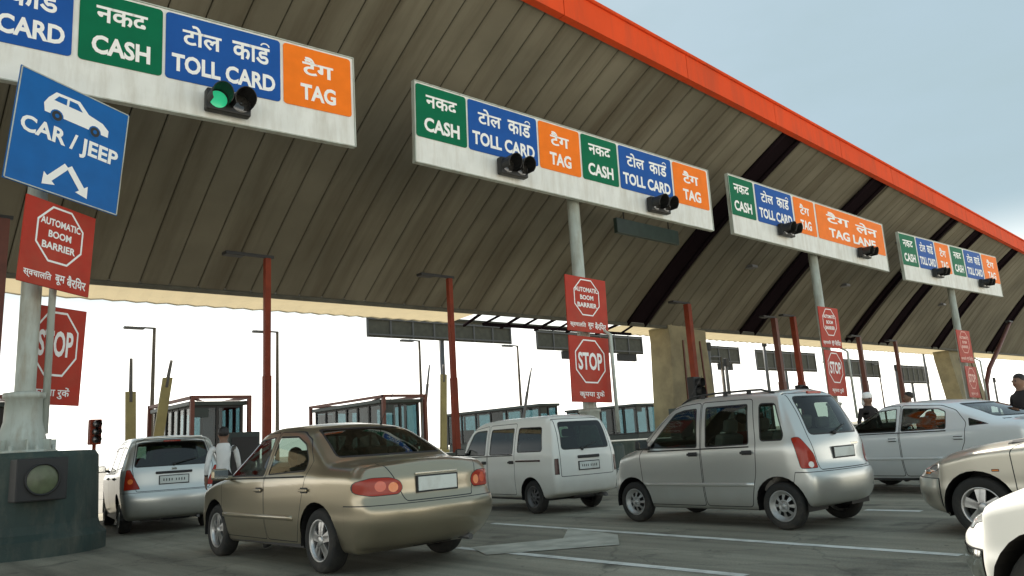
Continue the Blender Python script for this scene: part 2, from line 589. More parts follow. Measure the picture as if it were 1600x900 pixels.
# the faded painted arrow between the two lines
pt = B()
pp = [gpt(888, 826), gpt(965, 836), gpt(968, 852), gpt(760, 868), gpt(735, 856), gpt(880, 842)]
pt.poly_faces([(p[0], p[1], 0.008) for p in pp], [tuple(range(len(pp)))])
tag(pt.build('road_arrow', mat('road_arrow', (0.46, 0.45, 0.38), 0.9, var=0.25, vscale=3, bump=0.2, dirt=(0.26, 0.25, 0.20), dirtscale=2.5, dirtamt=0.8)), kind='structure')

ap = B()  # added pavement beyond the canopy; its tone sets the bounce on eave and soffit
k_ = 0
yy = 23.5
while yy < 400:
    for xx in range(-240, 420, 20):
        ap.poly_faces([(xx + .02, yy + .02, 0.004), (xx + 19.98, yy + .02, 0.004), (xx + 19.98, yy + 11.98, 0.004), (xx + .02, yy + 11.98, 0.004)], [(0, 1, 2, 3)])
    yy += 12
tag(ap.build('bounce_apron', mat('dark_pavement', (0.14, 0.13, 0.11), 0.85, var=0.12, vscale=0.3)), kind='structure')
ap = B()  # added pavement behind the camera, there to bounce sun onto the front soffit
yy = 1.2
while yy > -200:
    for xx in range(-240, 300, 12):
        ap.poly_faces([(xx + .01, yy - 5.99, 0.004), (xx + 11.99, yy - 5.99, 0.004), (xx + 11.99, yy - .01, 0.004), (xx + .01, yy - .01, 0.004)], [(0, 1, 2, 3)])
    yy -= 6
tag(ap.build('bounce_apron', mat('bounce_pavement', (0.46, 0.43, 0.36), 0.85, var=0.12, vscale=0.3)), kind='structure')

# ------------------------------------------------------------------ canopy
def yf(x):
    return 12.73 + (x - 12.8) * 0.0445
def yr(x):
    return 22.8 - 0.022 * x
ZF, ZR = 12.5, 6.2
canopy = thing('toll_canopy', 'huge toll plaza canopy with ribbed brown underside sloping down and orange red front edge', 'canopy', (25, 18, 0))
def cv(p):
    return V(p) - V((25, 18, 0))
X0C, X1C = -16.0, 150.0
beams = [(27.3, 28.5), (36.4, 37.8), (48.3, 49.0), (52.9, 54.2), (61.8, 63.0), (73.2, 74.6), (88.2, 89.6), (104.2, 105.6), (120.2, 121.6)]
# ribbed sheet: shallow pans with a joint groove between
sh, gr = B(), B()
PW = 0.80
x = X0C
def S(x, s, dz=0.0):
    """point on the soffit: s 0 front .. 1 rear"""
    y = yf(x) + (yr(x) - yf(x)) * s
    sag = 0.35 * sin(pi * s)
    z = ZF + (ZR - ZF) * s + sag
    return cv((x, y, z + dz))
NS = 10
while x < X1C:
    xa, xb = x + 0.012, x + PW - 0.012
    mid = (xa + xb) / 2
    if not any(b0 - 0.35 < mid < b1 + 0.35 for b0, b1 in beams):
        vs = []
        j = rnd.uniform(-0.012, 0.012)
        for k in range(NS + 1):
            s = k / NS
            vs += [S(xa, s, 0.04), S(xa + 0.05, s, j), S(xb - 0.05, s, j), S(xb, s, 0.04)]
        fs = []
        for k in range(NS):
            for c in range(3):
                a = k * 4 + c
                fs.append((a, a + 4, a + 5, a + 1))
        sh.poly_faces(vs, fs)
    x += PW
# backing above the joints
n = 60
vs, fs = [], []
for i in range(n + 1):
    xx = X0C + (X1C - X0C) * i / n
    for k in range(NS + 1):
        vs.append(S(xx, k / NS, 0.09))
for i in range(n):
    for k in range(NS):
        a = i * (NS + 1) + k
        fs.append((a, a + 1, a + NS + 2, a + NS + 1))
gr.poly_faces(vs, fs)
sh.build('ribbed_soffit', MT['soffit'], canopy, recalc=False)
gr.build('soffit_backing', MT['soffitrib'], canopy, recalc=False)
# top roof sheet
tp = B()
vs, fs = [], []
for i in range(n + 1):
    xx = X0C + (X1C - X0C) * i / n
    vs += [cv((xx, yf(xx) - 0.02, ZF + 0.80)), cv((xx, yr(xx) + 0.05, ZR + 0.9))]
for i in range(n):
    fs.append((2 * i, 2 * i + 1, 2 * i + 3, 2 * i + 2))
tp.poly_faces(vs, fs)
tp.build('roof_sheet', MT['boothwall'], canopy)
# fascia with joints
fa = B()
x = X0C
while x < X1C:
    xa, xb = x, min(x + 6.0 - 0.03, X1C)
    fa.hexa([cv((xa, yf(xa) - 0.25, ZF - 0.12)), cv((xb, yf(xb) - 0.25, ZF - 0.12)), cv((xb, yf(xb), ZF - 0.12)), cv((xa, yf(xa), ZF - 0.12)),
             cv((xa, yf(xa) - 0.25, ZF + 0.74)), cv((xb, yf(xb) - 0.25, ZF + 0.74)), cv((xb, yf(xb), ZF + 0.85)), cv((xa, yf(xa), ZF + 0.85))])
    x += 6.0
fa.build('fascia', MT['fascia'], canopy)
fc = B()
fc.tube([cv((X0C, yf(X0C) - 0.28, ZF + 0.76)), cv((X1C, yf(X1C) - 0.28, ZF + 0.76))], 0.06, 6)
fc.build('fascia_coping', MT['fascia'], canopy)
# girders
for b0, b1 in beams:
    b = B()
    vs = []
    ns = 8
    b.poly_faces([p for k in range(ns + 1) for p in (S(b0, k / ns, 0.06), S(b1, k / ns, 0.06))],
                 [(2 * k, 2 * k + 1, 2 * k + 3, 2 * k + 2) for k in range(ns)])
    for xx, e in ((b0, 1), (b1, -1)):
        b.tube([S(xx, k / ns, -0.02) for k in range(ns + 1)], 0.09, 6)
    b.build('girder', MT['beam'], canopy)
# rear flat strip, ribbed, its cream colour standing in for bounced sunlight
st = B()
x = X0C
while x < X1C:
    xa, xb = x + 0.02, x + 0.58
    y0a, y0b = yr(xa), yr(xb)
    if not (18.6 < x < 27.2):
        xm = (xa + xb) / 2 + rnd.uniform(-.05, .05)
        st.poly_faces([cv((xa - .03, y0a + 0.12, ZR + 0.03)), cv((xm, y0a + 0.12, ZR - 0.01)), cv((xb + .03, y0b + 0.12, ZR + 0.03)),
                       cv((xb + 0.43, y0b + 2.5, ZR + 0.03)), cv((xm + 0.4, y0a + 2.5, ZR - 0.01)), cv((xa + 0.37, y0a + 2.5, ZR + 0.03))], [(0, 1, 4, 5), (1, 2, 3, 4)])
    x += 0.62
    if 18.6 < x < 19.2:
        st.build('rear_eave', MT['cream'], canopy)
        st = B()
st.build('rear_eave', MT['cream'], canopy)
eb = B()
for y0, z0, r in ((0.0, ZR + 0.02, 0.10), (2.5, ZR + 0.12, 0.09)):
    eb.tube([cv((X0C, yr(X0C) + y0, z0)), cv((X1C, yr(X1C) + y0, z0))], r, 6)
eb.build('eave_beam', MT['olive'], canopy)
# bare truss where the eave sheet is missing
tr = B()
for i in range(0, 9, 2):
    xx = 18.8 + i
    tr.tube([cv((xx, yr(xx), ZR)), cv((xx + 0.9, yr(xx) + 2.3, ZR - 0.1))], 0.06, 6)
    tr.tube([cv((xx, yr(xx), ZR - 0.45)), cv((xx + 1, yr(xx), ZR))], 0.05, 6)
tr.tube([cv((18.8, yr(20), ZR - 0.45)), cv((27.5, yr(27), ZR - 0.45))], 0.07, 6)
tr.build('eave_truss', MT['beam'], canopy)
# lamps fixed under the soffit
for xx in (33.0, 43.0, 58.0):
    for s in (0.62,):
        b = B()
        p = S(xx, s, -0.10)
        b.box(p, (0.5, 0.45, 0.14), bev=0.02)
        b.box(p + V((0, 0, 0.10)), (0.1, 0.1, 0.12))
        b.build('soffit_lamp', MT['lampgrey'], canopy)
# concrete columns carrying the rear edge
def column(x0, x1, xb0, xb1, y, label):
    c = thing('concrete_column', label, 'column', ((xb0 + xb1) / 2, y, 0), group='concrete columns under the canopy')
    ox = (xb0 + xb1) / 2
    b = B()
    seg = [(0, xb0, xb1), (0.4, (x0*.05 + xb0*.95), (x1*.05 + xb1*.95)), (5.6, x0, x1), (6.7, x0 - 0.1, x1 + 0.1)]
    for (z0, a0, a1), (z1, c0, c1) in zip(seg, seg[1:]):
        b.hexa([(a0 - ox, -0.6, z0), (a1 - ox, -0.6, z0), (a1 - ox, 0.6, z0), (a0 - ox, 0.6, z0),
                (c0 - ox, -0.6, z1), (c1 - ox, -0.6, z1), (c1 - ox, 0.6, z1), (c0 - ox, 0.6, z1)])
    b.build('shaft', MT['concrete'], c)
    b = B()
    for f in (0.33, 0.62, 0.8):
        b.hexa([(xb0 + (xb1 - xb0) * f - ox - .04, -0.66, 0), (xb0 + (xb1 - xb0) * f - ox + .04, -0.66, 0), (xb0 + (xb1 - xb0) * f - ox + .04, -0.603, 0), (xb0 + (xb1 - xb0) * f - ox - .04, -0.603, 0),
                (x0 + (x1 - x0) * f - ox - .04, -0.66, 5.6), (x0 + (x1 - x0) * f - ox + .04, -0.66, 5.6), (x0 + (x1 - x0) * f - ox + .04, -0.603, 5.6), (x0 + (x1 - x0) * f - ox - .04, -0.603, 5.6)])
    b.build('downpipe', MT['brownsteel'], c)
    return c
column(30.2, 33.2, 29.8, 33.6, 22.6, 'wide beige concrete column between the third booth and the silver hatchback')
column(66.0, 71.6, 68.0, 73.6, 22.2, 'leaning concrete column beside the farthest red stop board')

# ------------------------------------------------------------------ text
def text_mesh(s, bold=0.0):
    cu = bpy.data.curves.new('t', 'FONT')
    cu.body = s
    cu.size = 1.0
    cu.offset = bold
    cu.resolution_u = 3
    ob = bpy.data.objects.new('t', cu)
    COL.objects.link(ob)
    dg = bpy.context.evaluated_depsgraph_get()
    me = bpy.data.meshes.new_from_object(ob.evaluated_get(dg))
    bpy.data.objects.remove(ob)
    bpy.data.curves.remove(cu)
    return me

_tcache = {}
def text_into(bmo, s, cx, cz, wid, hei, y, bold=0.02, mi=0):
    """letters fitted to a wid x hei box centred on (cx, cz) in the plane y, facing -y"""
    key = (s, bold)
    if key not in _tcache:
        me = text_mesh(s, bold)
        _tcache[key] = ([v.co.copy() for v in me.vertices], [tuple(p.vertices) for p in me.polygons])
        bpy.data.meshes.remove(me)
    vs, fs = _tcache[key]
    if not vs:
        return
    x0, x1 = min(v.x for v in vs), max(v.x for v in vs)
    y0, y1 = min(v.y for v in vs), max(v.y for v in vs)
    bmo.poly_faces([(cx + ((v.x - x0) / (x1 - x0) - 0.5) * wid, y, cz + ((v.y - y0) / (y1 - y0) - 0.5) * hei) for v in vs], fs, mi)

def rrect(x0, x1, z0, z1, r, n=4):
    pts = []
    for cx, cz, a0 in ((x1 - r, z1 - r, 0), (x0 + r, z1 - r, 90), (x0 + r, z0 + r, 180), (x1 - r, z0 + r, 270)):
        for k in range(n + 1):
            a = R(a0 + 90 * k / n)
            pts.append((cx + r * cos(a), cz + r * sin(a)))
    return pts

def reph(b, x, z, s, y):
    """the small hook above a Devanagari letter"""
    pts = [(x + s * (-0.25 + 0.28 * cos(R(t))), y - 0.002, z + s * (0.22 * sin(R(t)))) for t in range(0, 200, 25)]
    for p, q in zip(pts, pts[1:]):
        d = (V(q) - V(p)).normalized()
        nn = V((-d.z, 0, d.x)) * 0.05 * s
        b.poly_faces([V(p) - nn, V(p) + nn, V(q) + nn, V(q) - nn], [(0, 1, 2, 3)])

KINDS = {'cash': ('green', ['नकद'], 'CASH'), 'card': ('blue', ['टोल', 'काड'], 'TOLL CARD'), 'tag': ('orange', ['टैग'], 'TAG'),
         'lane': ('orange', ['टैग', 'लेन'], 'TAG LANE')}
def sign_panel(root, kind, x0, x1, z0, z1, lm):
    col, hi, en = KINDS[kind]
    b = B()
    b.prism(rrect(x0, x1, z0, z1, 0.07), -0.012, 0.0, 'Y')
    names = {'cash': 'cash_panel', 'card': 'toll_card_panel', 'tag': 'tag_panel', 'lane': 'tag_panel'}
    p = b.build(names[kind], MT[col], root)
    t = B()
    te = B()
    W, H = x1 - x0, z1 - z0
    if len(hi) == 1:
        text_into(t, hi[0], (x0 + x1) / 2, z0 + H * 0.70, W * (0.62 if kind == 'cash' else 0.46), H * (0.25 if kind == 'cash' else 0.30), -0.016, 0.022)
    else:
        text_into(t, hi[0], x0 + W * 0.30, z0 + H * 0.72, W * 0.33, H * 0.32, -0.016, 0.022)
        text_into(t, hi[1], x0 + W * 0.73, z0 + H * 0.68, W * 0.34, H * (0.27 if kind == 'card' else 0.34), -0.016, 0.022)
        if kind == 'card':
            reph(t, x0 + W * 0.89, z0 + H * 0.84, H * 0.22, -0.016)
    text_into(te, en, (x0 + x1) / 2, z0 + H * 0.26, W * (0.70 if kind in ('cash', 'lane') else (0.90 if kind == 'card' else 0.52)), H * 0.27, -0.016, 0.035)
    t.build('hindi_lettering', lm, p)
    te.build('lettering', lm, p)

def sign_board(idx, prm, xlim, panels, label, x_pole, pole_bot, lm='letter', pole_r=0.175, pole_dy=0.12, conduit=(0.3, -0.58, 0.05)):
    cx, cy, cz, yaw, roll, pit, wd, ht = prm
    root = thing('sign_gantry', label, 'overhead sign', (x_pole, 14.0, 0), group='overhead lane signs')
    # the board stands in its own frame: x along the board, -y its face
    bd = bpy.data.objects.new('sign_board', None)
    q = M4.Translation(V((cx - x_pole, cy - 14.0, cz))) @ M4.Rotation(R(yaw), 4, 'Z') @ M4.Rotation(-R(roll), 4, 'Y')
    h2 = ht / 2
    x0, x1 = xlim
    b = B()
    b.box(((x0 + x1) / 2, 0.06, 0), (x1 - x0, 0.11, ht), bev=0.008)
    board = b.build('sign_board', MT['white'], root)
    bpy.data.objects.remove(bd)
    board.matrix_local = q
    b = B()
    for zz in (-h2 - 0.012, h2 + 0.012):
        b.box(((x0 + x1) / 2, 0.055, zz), (x1 - x0 + 0.05, 0.14, 0.022))
    for xx in (x0 - 0.012, x1 + 0.012):
        b.box((xx, 0.055, 0), (0.022, 0.14, ht + 0.046))
    b.build('edge_trim', MT['pole'], board)
    b = B()
    k = x0 + 0.4
    while k < x1:
        b.box((k, 0.16, 0), (0.07, 0.08, ht * 0.96))
        k += 1.4
    b.box(((x0 + x1) / 2, 0.24, -ht * 0.3), (x1 - x0 - 0.3, 0.08, 0.1))
    b.box(((x0 + x1) / 2, 0.24, ht * 0.3), (x1 - x0 - 0.3, 0.08, 0.1))
    b.build('back_frame', MT['olive'], board)
    pz0 = -h2 + ht * 0.315
    for kind, a, c in panels:
        # a, c in board units
        sign_panel(board, kind, a, c, pz0, h2 - 0.05, MT[lm])
    b = B()
    b.lathe([(pole_r, pole_bot), (pole_r, 9.9), (0.0, 9.9)], 20, o=(0, pole_dy, 0))
    b.build('pole', MT['pole'], root)
    b = B()
    cx_, cy_, cr_ = conduit
    b.tube([(cx_, cy_, pole_bot + 0.3), (cx_, cy_, 3.9), (cx_ - 0.05, 0.0, 4.3)], cr_, 10)
    b.build('conduit', MT['pole'], root)
    b = B()
    b.lathe([(0.0, pole_bot), (0.50, pole_bot), (0.50, pole_bot + 0.04), (0.38, pole_bot + 0.06), (0.27, pole_bot + 0.5), (0.26, pole_bot + 0.85), (0.30, pole_bot + 0.87), (0.30, pole_bot + 0.95), (0.18, pole_bot + 0.97)], 24)
    for k in range(8):
        a = k * pi / 4
        b.box((0.38 * cos(a), 0.38 * sin(a), pole_bot + 0.12), (0.2, 0.02, 0.18), rz=a)
        b.lathe([(0.03, 0.04), (0.03, 0.12), (0, 0.12)], 6, o=(0.45 * cos(a + .3), 0.45 * sin(a + .3), pole_bot))
    for v in b.bm.verts:
        v.co.y += pole_dy
    b.build('base_flange', MT['pole'], root)
    return board, q, root

def on_board(prm, px, py):
    """local x, z on the board's face where pixel px, py falls"""
    cx, cy, cz, yaw, roll, pit, wd, ht = prm
    q = M4.Translation(V((cx, cy, cz))) @ M4.Rotation(R(yaw), 4, 'Z') @ M4.Rotation(-R(roll), 4, 'Y')
    nrm = q.to_3x3() @ V((0, -1, 0))
    d = ray(px, py)
    t = (V((cx, cy, cz)) - cam_pos).dot(nrm) / d.dot(nrm)
    p = q.inverted() @ (cam_pos + d * t)
    return p.x, p.z

P1 = (5.818, 13.7, 8.646, -4.324, 0.591, 0, 4.476, 2.036)
P2 = (15.692, 13.7, 8.784, -3.088, -1.19, 0, 11.397, 2.074)
P3 = (29.501, 13.7, 8.956, -1.713, -0.963, 0, 12.099, 2.207)
P4 = (44.942, 13.7, 9.004, -3.351, 0.026, 0, 12.291, 2.386)
def bounds(prm, pxs, yfun):
    return [on_board(prm, px, yfun(px))[0] for px in pxs]
b1 = bounds(P1, [112, 122, 253, 258, 438, 443, 549], lambda x: 40 + (x) * 0.24)
P1R = P1[6] / 2
s1, q1, r1 = sign_board(1, P1, (-8.4, P1R), [('cash', -8.3, -5.9), ('card', b1[0] - (b1[4] - b1[3]), b1[0]), ('cash', b1[1], b1[2]), ('card', b1[3], b1[4]), ('tag', b1[5], b1[6])],
    'overhead sign at the left edge, directly above the blue car and jeep sign', 2.40, 1.50, pole_r=0.15, pole_dy=0.32, conduit=(0.30, 0.30, 0.055))
b2 = bounds(P2, [650, 729, 732, 840, 843, 907, 910, 966, 969, 1051, 1054, 1107], lambda x: 190 + (x - 650) * 0.27)
s2, q2, r2 = sign_board(2, P2, (-P2[6] / 2, P2[6] / 2), [(k, b2[2 * i], b2[2 * i + 1]) for i, k in enumerate(('cash', 'card', 'tag', 'cash', 'card', 'tag'))],
    'wide six panel overhead sign in the middle of the photo, above the white van', 15.45, 1.0)
b3 = bounds(P3, [1141, 1180, 1183, 1240, 1243, 1275, 1278, 1382], lambda x: 317 + (x - 1142) * 0.29)
s3, q3, r3 = sign_board(3, P3, (-P3[6] / 2, P3[6] / 2), [(k, b3[2 * i], b3[2 * i + 1]) for i, k in enumerate(('cash', 'card', 'tag', 'lane'))],
    'overhead sign above the silver hatchback with one wide orange panel on its right half', 29.6, 1.0)
b4 = bounds(P4, [1409, 1434, 1436, 1463, 1465, 1486, 1489, 1508, 1510, 1536, 1538, 1561], lambda x: 400 + (x - 1409) * 0.21)
s4, q4, r4 = sign_board(4, P4, (-P4[6] / 2, P4[6] / 2), [(k, b4[2 * i], b4[2 * i + 1]) for i, k in enumerate(('cash', 'card', 'tag', 'cash', 'card', 'tag'))],
    'farthest and smallest overhead sign near the right edge', 45.0, 1.0)

# ------------------------------------------------------------------ lane signals hung on the boards
MT['lensgreen'] = mat('signal_green_lit', (0.02, 0.35, 0.16), 0.2, emit=(0.05, 0.75, 0.35), emits=0.2)
MT['lensoff'] = mat('signal_off', (0.03, 0.028, 0.025), 0.12, coat=1.0)
def signal(prm, px, py, label, lit=False, s=1.0):
    s *= 0.9
    lx, lz = on_board(prm, px, py)
    cx, cy, cz, yaw, roll = prm[:5]
    q = M4.Translation(V((cx, cy, cz))) @ M4.Rotation(R(yaw), 4, 'Z') @ M4.Rotation(-R(roll), 4, 'Y')
    p = q @ V((lx, -0.16, lz))
    t = thing('lane_signal', label, 'traffic light', p, R(yaw), group='lane signals on the overhead signs')
    b = B()
    b.box((0, 0, 0), (0.98 * s, 0.2, 0.5 * s), bev=0.03)
    b.box((0, 0.12, 0.05), (0.5 * s, 0.06, 0.3 * s))
    b.build('housing', MT['black'], t)
    for k, sx in enumerate((-0.25 * s, 0.25 * s)):
        b = B()
        rr = 0.20 * s
        b.lathe([(0.0, -0.115), (rr * 0.6, -0.125), (rr, -0.105)], 20, axis='Y', o=(sx, 0, 0))
        b.build('lens', MT['lensgreen'] if (lit and k == 0) else MT['lensoff'], t)
        v = B()
        pts = []
        for i in range(15):
            a = R(-35 + 250 * i / 14)
            for yy, r2 in ((-0.10, rr * 1.12), (-0.42 - 0.08 * sin(a), rr * 1.12), (-0.42 - 0.08 * sin(a), rr * 1.2), (-0.10, rr * 1.2)):
                pts.append((sx + r2 * cos(a), yy, r2 * sin(a)))
        fs = []
        for i in range(14):
            for c in range(4):
                fs.append((i * 4 + c, i * 4 + (c + 1) % 4, (i + 1) * 4 + (c + 1) % 4, (i + 1) * 4 + c))
        v.poly_faces(pts, fs)
        v.build('visor', MT['black'], t)
signal(P1, 352, 167, 'lane signal with its left lens glowing green', True, 0.95)
signal(P2, 795, 266, 'dark lane signal under the left TOLL CARD panel of the middle overhead sign')
signal(P2, 1023, 324, 'dark lane signal under the right TOLL CARD panel of the middle overhead sign')
signal(P3, 1223, 362, 'dark lane signal under the blue panel of the sign that has a wide orange panel', s=1.0)
signal(P3, 1345, 397, 'dark lane signal under the wide orange panel', s=0.95)
signal(P4, 1461, 428, 'left one of the two small dark signals on the farthest overhead sign', s=1.0)
signal(P4, 1533, 444, 'right one of the two small dark signals on the farthest overhead sign', s=1.0)

# ------------------------------------------------------------------ red boards and the blue sign on the poles
def octagon(b, cx, cz, r, y, wd, sx=1.0, mi=0):
    for k in range(8):
        a0, a1 = R(22.5 + 45 * k), R(67.5 + 45 * k)
        p = [(cx + sx * rr * cos(a), y, cz + rr * sin(a)) for rr, a in ((r, a0), (r, a1), (r - wd, a1), (r - wd, a0))]
        b.poly_faces(p, [(0, 1, 2, 3)], mi)

def board_frame(prm):
    cx, cy, cz, yaw, roll, pit, wd, ht = prm
    return V((cx, cy, cz)), (R(0), -R(roll), R(yaw)), wd, ht

def warn(kind, prm, label, group, lm='letter'):
    loc, rot, wd, ht = board_frame(prm)
    t = thing('warning_board' if kind == 'auto' else 'stop_board', label, 'red sign', loc, group=group)
    t.rotation_euler = rot
    b = B()
    b.box((0, 0.015, 0), (wd, 0.03, ht), bev=0.004)
    b.build('plate', MT['red'], t)
    b = B()
    b.box((0, 0.06, ht * 0.3), (0.5, 0.06, 0.06))
    b.box((0, 0.06, -ht * 0.3), (0.5, 0.06, 0.06))
    b.build('bracket', MT['pole'], t)
    b = B()
    y = -0.004
    if kind == 'auto':
        octagon(b, 0, ht * 0.13, ht * 0.36, y, 0.035, sx=min(1.0, wd / ht))
        b.build('octagon_line', MT[lm], t)
        b = B()
        w3 = wd * 0.56
        text_into(b, 'AUTOMATIC', 0, ht * 0.27, w3 * 1.02, ht * 0.085, y, 0.03)
        text_into(b, 'BOOM', 0, ht * 0.13, w3 * 0.58, ht * 0.085, y, 0.03)
        text_into(b, 'BARRIER', 0, -ht * 0.01, w3 * 0.85, ht * 0.085, y, 0.03)
        b.build('lettering', MT[lm], t)
        b = B()
        text_into(b, 'स्वचालित', -wd * 0.25, -ht * 0.38, wd * 0.38, ht * 0.12, y, 0.02)
        text_into(b, 'बूम', wd * 0.06, -ht * 0.385, wd * 0.14, ht * 0.12, y, 0.02)
        text_into(b, 'बैरियर', wd * 0.30, -ht * 0.37, wd * 0.28, ht * 0.14, y, 0.02)
        b.build('hindi_lettering', MT[lm], t)
    else:
        octagon(b, 0, ht * 0.12, ht * 0.36, y, 0.04, sx=min(1.0, wd / ht * 1.15))
        b.build('octagon_line', MT[lm], t)
        b = B()
        text_into(b, 'STOP', 0, ht * 0.12, wd * 0.60, ht * 0.27, y, 0.03)
        b.build('lettering', MT[lm], t)
        b = B()
        text_into(b, 'कृपया रुकें', 0, -ht * 0.38, wd * 0.62, ht * 0.12, y, 0.015)
        b.build('hindi_lettering', MT[lm], t)
    return t
G1, G2 = 'automatic boom barrier boards on the sign poles', 'stop boards on the sign poles'
warn('auto', (2.618, 13.6, 4.724, 30, -3, 0, 1.30, 1.389), 'red AUTOMATIC BOOM BARRIER board directly below the blue car and jeep sign', G1)
warn('stop', (2.86, 14.70, 3.12, 18, -2, 0, 0.98, 1.66), 'red STOP board on the left pole, the lowest board above the painted concrete island', G2)
warn('auto', (15.12, 13.6, 4.71, 0, -1.5, 0, 1.60, 1.50), 'red AUTOMATIC BOOM BARRIER board on the pole behind the white van', G1)
warn('stop', (15.06, 13.6, 2.97, 0, -1.5, 0, 1.55, 1.735), 'red STOP board on the pole behind the white van', G2)
warn('auto', (29.11, 13.6, 4.84, -7, -1.9, 0, 1.30, 1.60), 'red AUTOMATIC BOOM BARRIER board on the pole above the silver hatchback rear window', G1)
warn('stop', (29.05, 13.6, 3.05, -2, -2.5, 0, 1.40, 1.75), 'red STOP board on the pole above the silver hatchback rear window', G2)
warn('auto', (44.0, 13.6, 4.64, -6, -1.4, 0, 1.466, 1.695), 'small faded AUTOMATIC BOOM BARRIER board on the farthest pole', G1, 'letterpink')
warn('stop', (44.2, 13.6, 2.80, 0, -1.4, 0, 1.6, 1.6), 'small faded STOP board on the farthest pole', G2, 'letterpink')

bl = thing('lane_sign', 'blue CAR/JEEP sign with a white car and two arrows on the left pole', 'blue sign', (2.682, 13.45, 6.464))
bl.rotation_euler = (0, R(4.755), R(20.9))
b = B()
b.box((0, 0.015, 0), (1.90, 0.03, 1.92), bev=0.004)
b.build('plate', MT['blue2'], bl)
b = B()
for sx in (-1, 1):
    b.box((sx * 0.935, -0.004, 0), (0.018, 0.006, 1.88))
    b.box((0, -0.004, sx * 0.945), (1.852, 0.006, 0.018))
b.build('border', MT['pole'], bl)
b = B()
y = -0.006
# car silhouette in pieces, nose to the right
car_poly = [(-0.50, 0.36), (-0.53, 0.50), (-0.47, 0.62), (-0.36, 0.76), (0.04, 0.78), (0.22, 0.62), (0.48, 0.57), (0.60, 0.48), (0.60, 0.36)]
def flat(b, poly, y, mi=0):
    b.poly_faces([(p[0], y, p[1]) for p in poly], [tuple(range(len(poly)))], mi)
flat(b, car_poly, y)
b.build('car_pictogram', MT['letter'], bl)
b = B()
flat(b, [(-0.38, 0.61), (-0.31, 0.71), (-0.17, 0.72), (-0.17, 0.61)], y - 0.003)
flat(b, [(-0.13, 0.61), (-0.13, 0.72), (0.01, 0.72), (0.11, 0.61)], y - 0.003)
for cx in (-0.30, 0.36):
    flat(b, [(cx + 0.11 * cos(R(t)), 0.36 + 0.11 * sin(R(t))) for t in range(0, 360, 24)], y - 0.003, 0)
    flat(b, [(cx + 0.085 * cos(R(t)), 0.36 + 0.085 * sin(R(t))) for t in range(0, 360, 24)], y - 0.006, 1)
    flat(b, [(cx + 0.035 * cos(R(t)), 0.36 + 0.035 * sin(R(t))) for t in range(0, 360, 24)], y - 0.009, 0)
b.build('pictogram_detail', [MT['blue2'], MT['black']], bl)
b = B()
text_into(b, 'CAR / JEEP', 0.0, 0.0, 1.66, 0.36, y, 0.03)
b.build('lettering', MT['letter'], bl)
b = B()
for s in (-1, 1):
    a, e = V((0.02 * s, 0, -0.42)), V((0.27 * s, 0, -0.72))
    d = (e - a).normalized()
    n_ = V((d.z, 0, -d.x))
    hw = 0.052
    flat(b, [((a + n_ * hw).x, (a + n_ * hw).z), ((e + n_ * hw).x, (e + n_ * hw).z), ((e - n_ * hw).x, (e - n_ * hw).z), ((a - n_ * hw).x, (a - n_ * hw).z)], y - 0.0006 * (s + 1))
    tip = e + d * 0.17
    flat(b, [(tip.x, tip.z), ((e + n_ * 0.13).x, (e + n_ * 0.13).z), ((e - n_ * 0.13).x, (e - n_ * 0.13).z)], y)
b.build('arrows', MT['letter'], bl)

# ------------------------------------------------------------------ traffic islands
def island(xc, y0, y1, wd, zh, big=False, label='', mat_='island'):
    t = thing('traffic_island', label, 'traffic island', (xc, y0, 0), group='traffic islands between the lanes')
    b = B()
    n = 18
    def ring(r, z, dy=0.0):
        pts = []
        for k in range(n + 1):
            a = R(180 + 180 * k / n)
            pts.append((r * cos(a), r + dy + r * sin(a) * 1.0 + (wd / 2 - r), z))
        pts += [(r, y1 - y0, z), (-r, y1 - y0, z)]
        return pts
    hw = wd / 2
    lv = [(hw + 0.12, 0.0), (hw + 0.12, zh * 0.16), (hw + 0.03, zh * 0.22), (hw, zh * 0.30), (hw - 0.03, zh * 0.95), (hw - 0.08, zh)]
    if zh < 0.5:
        lv = [(hw, 0), (hw, zh * 0.85), (hw - 0.03, zh)]
    rings = [ring(r, z) for r, z in lv]
    m = len(rings[0])
    vs = [p for rg in rings for p in rg]
    fs = []
    for i in range(len(rings) - 1):
        for k in range(m):
            fs.append((i * m + k, i * m + (k + 1) % m, (i + 1) * m + (k + 1) % m, (i + 1) * m + k))
    fs.append(tuple((len(rings) - 1) * m + k for k in range(m)))
    b.poly_faces(vs, fs)
    b.build('island_body', MT[mat_], t)
    return t

# ------------------------------------------------------------------ vehicles
def interp(tab, x):
    if x <= tab[0][0]:
        return tab[0][1]
    for (a, va), (b, vb) in zip(tab, tab[1:]):
        if x <= b:
            t = (x - a) / (b - a) if b > a else 0
            return va + (vb - va) * t
    return tab[-1][1]

def sstep(a, b, x):
    t = min(1, max(0, (x - a) / (b - a)))
    return t * t * (3 - 2 * t)

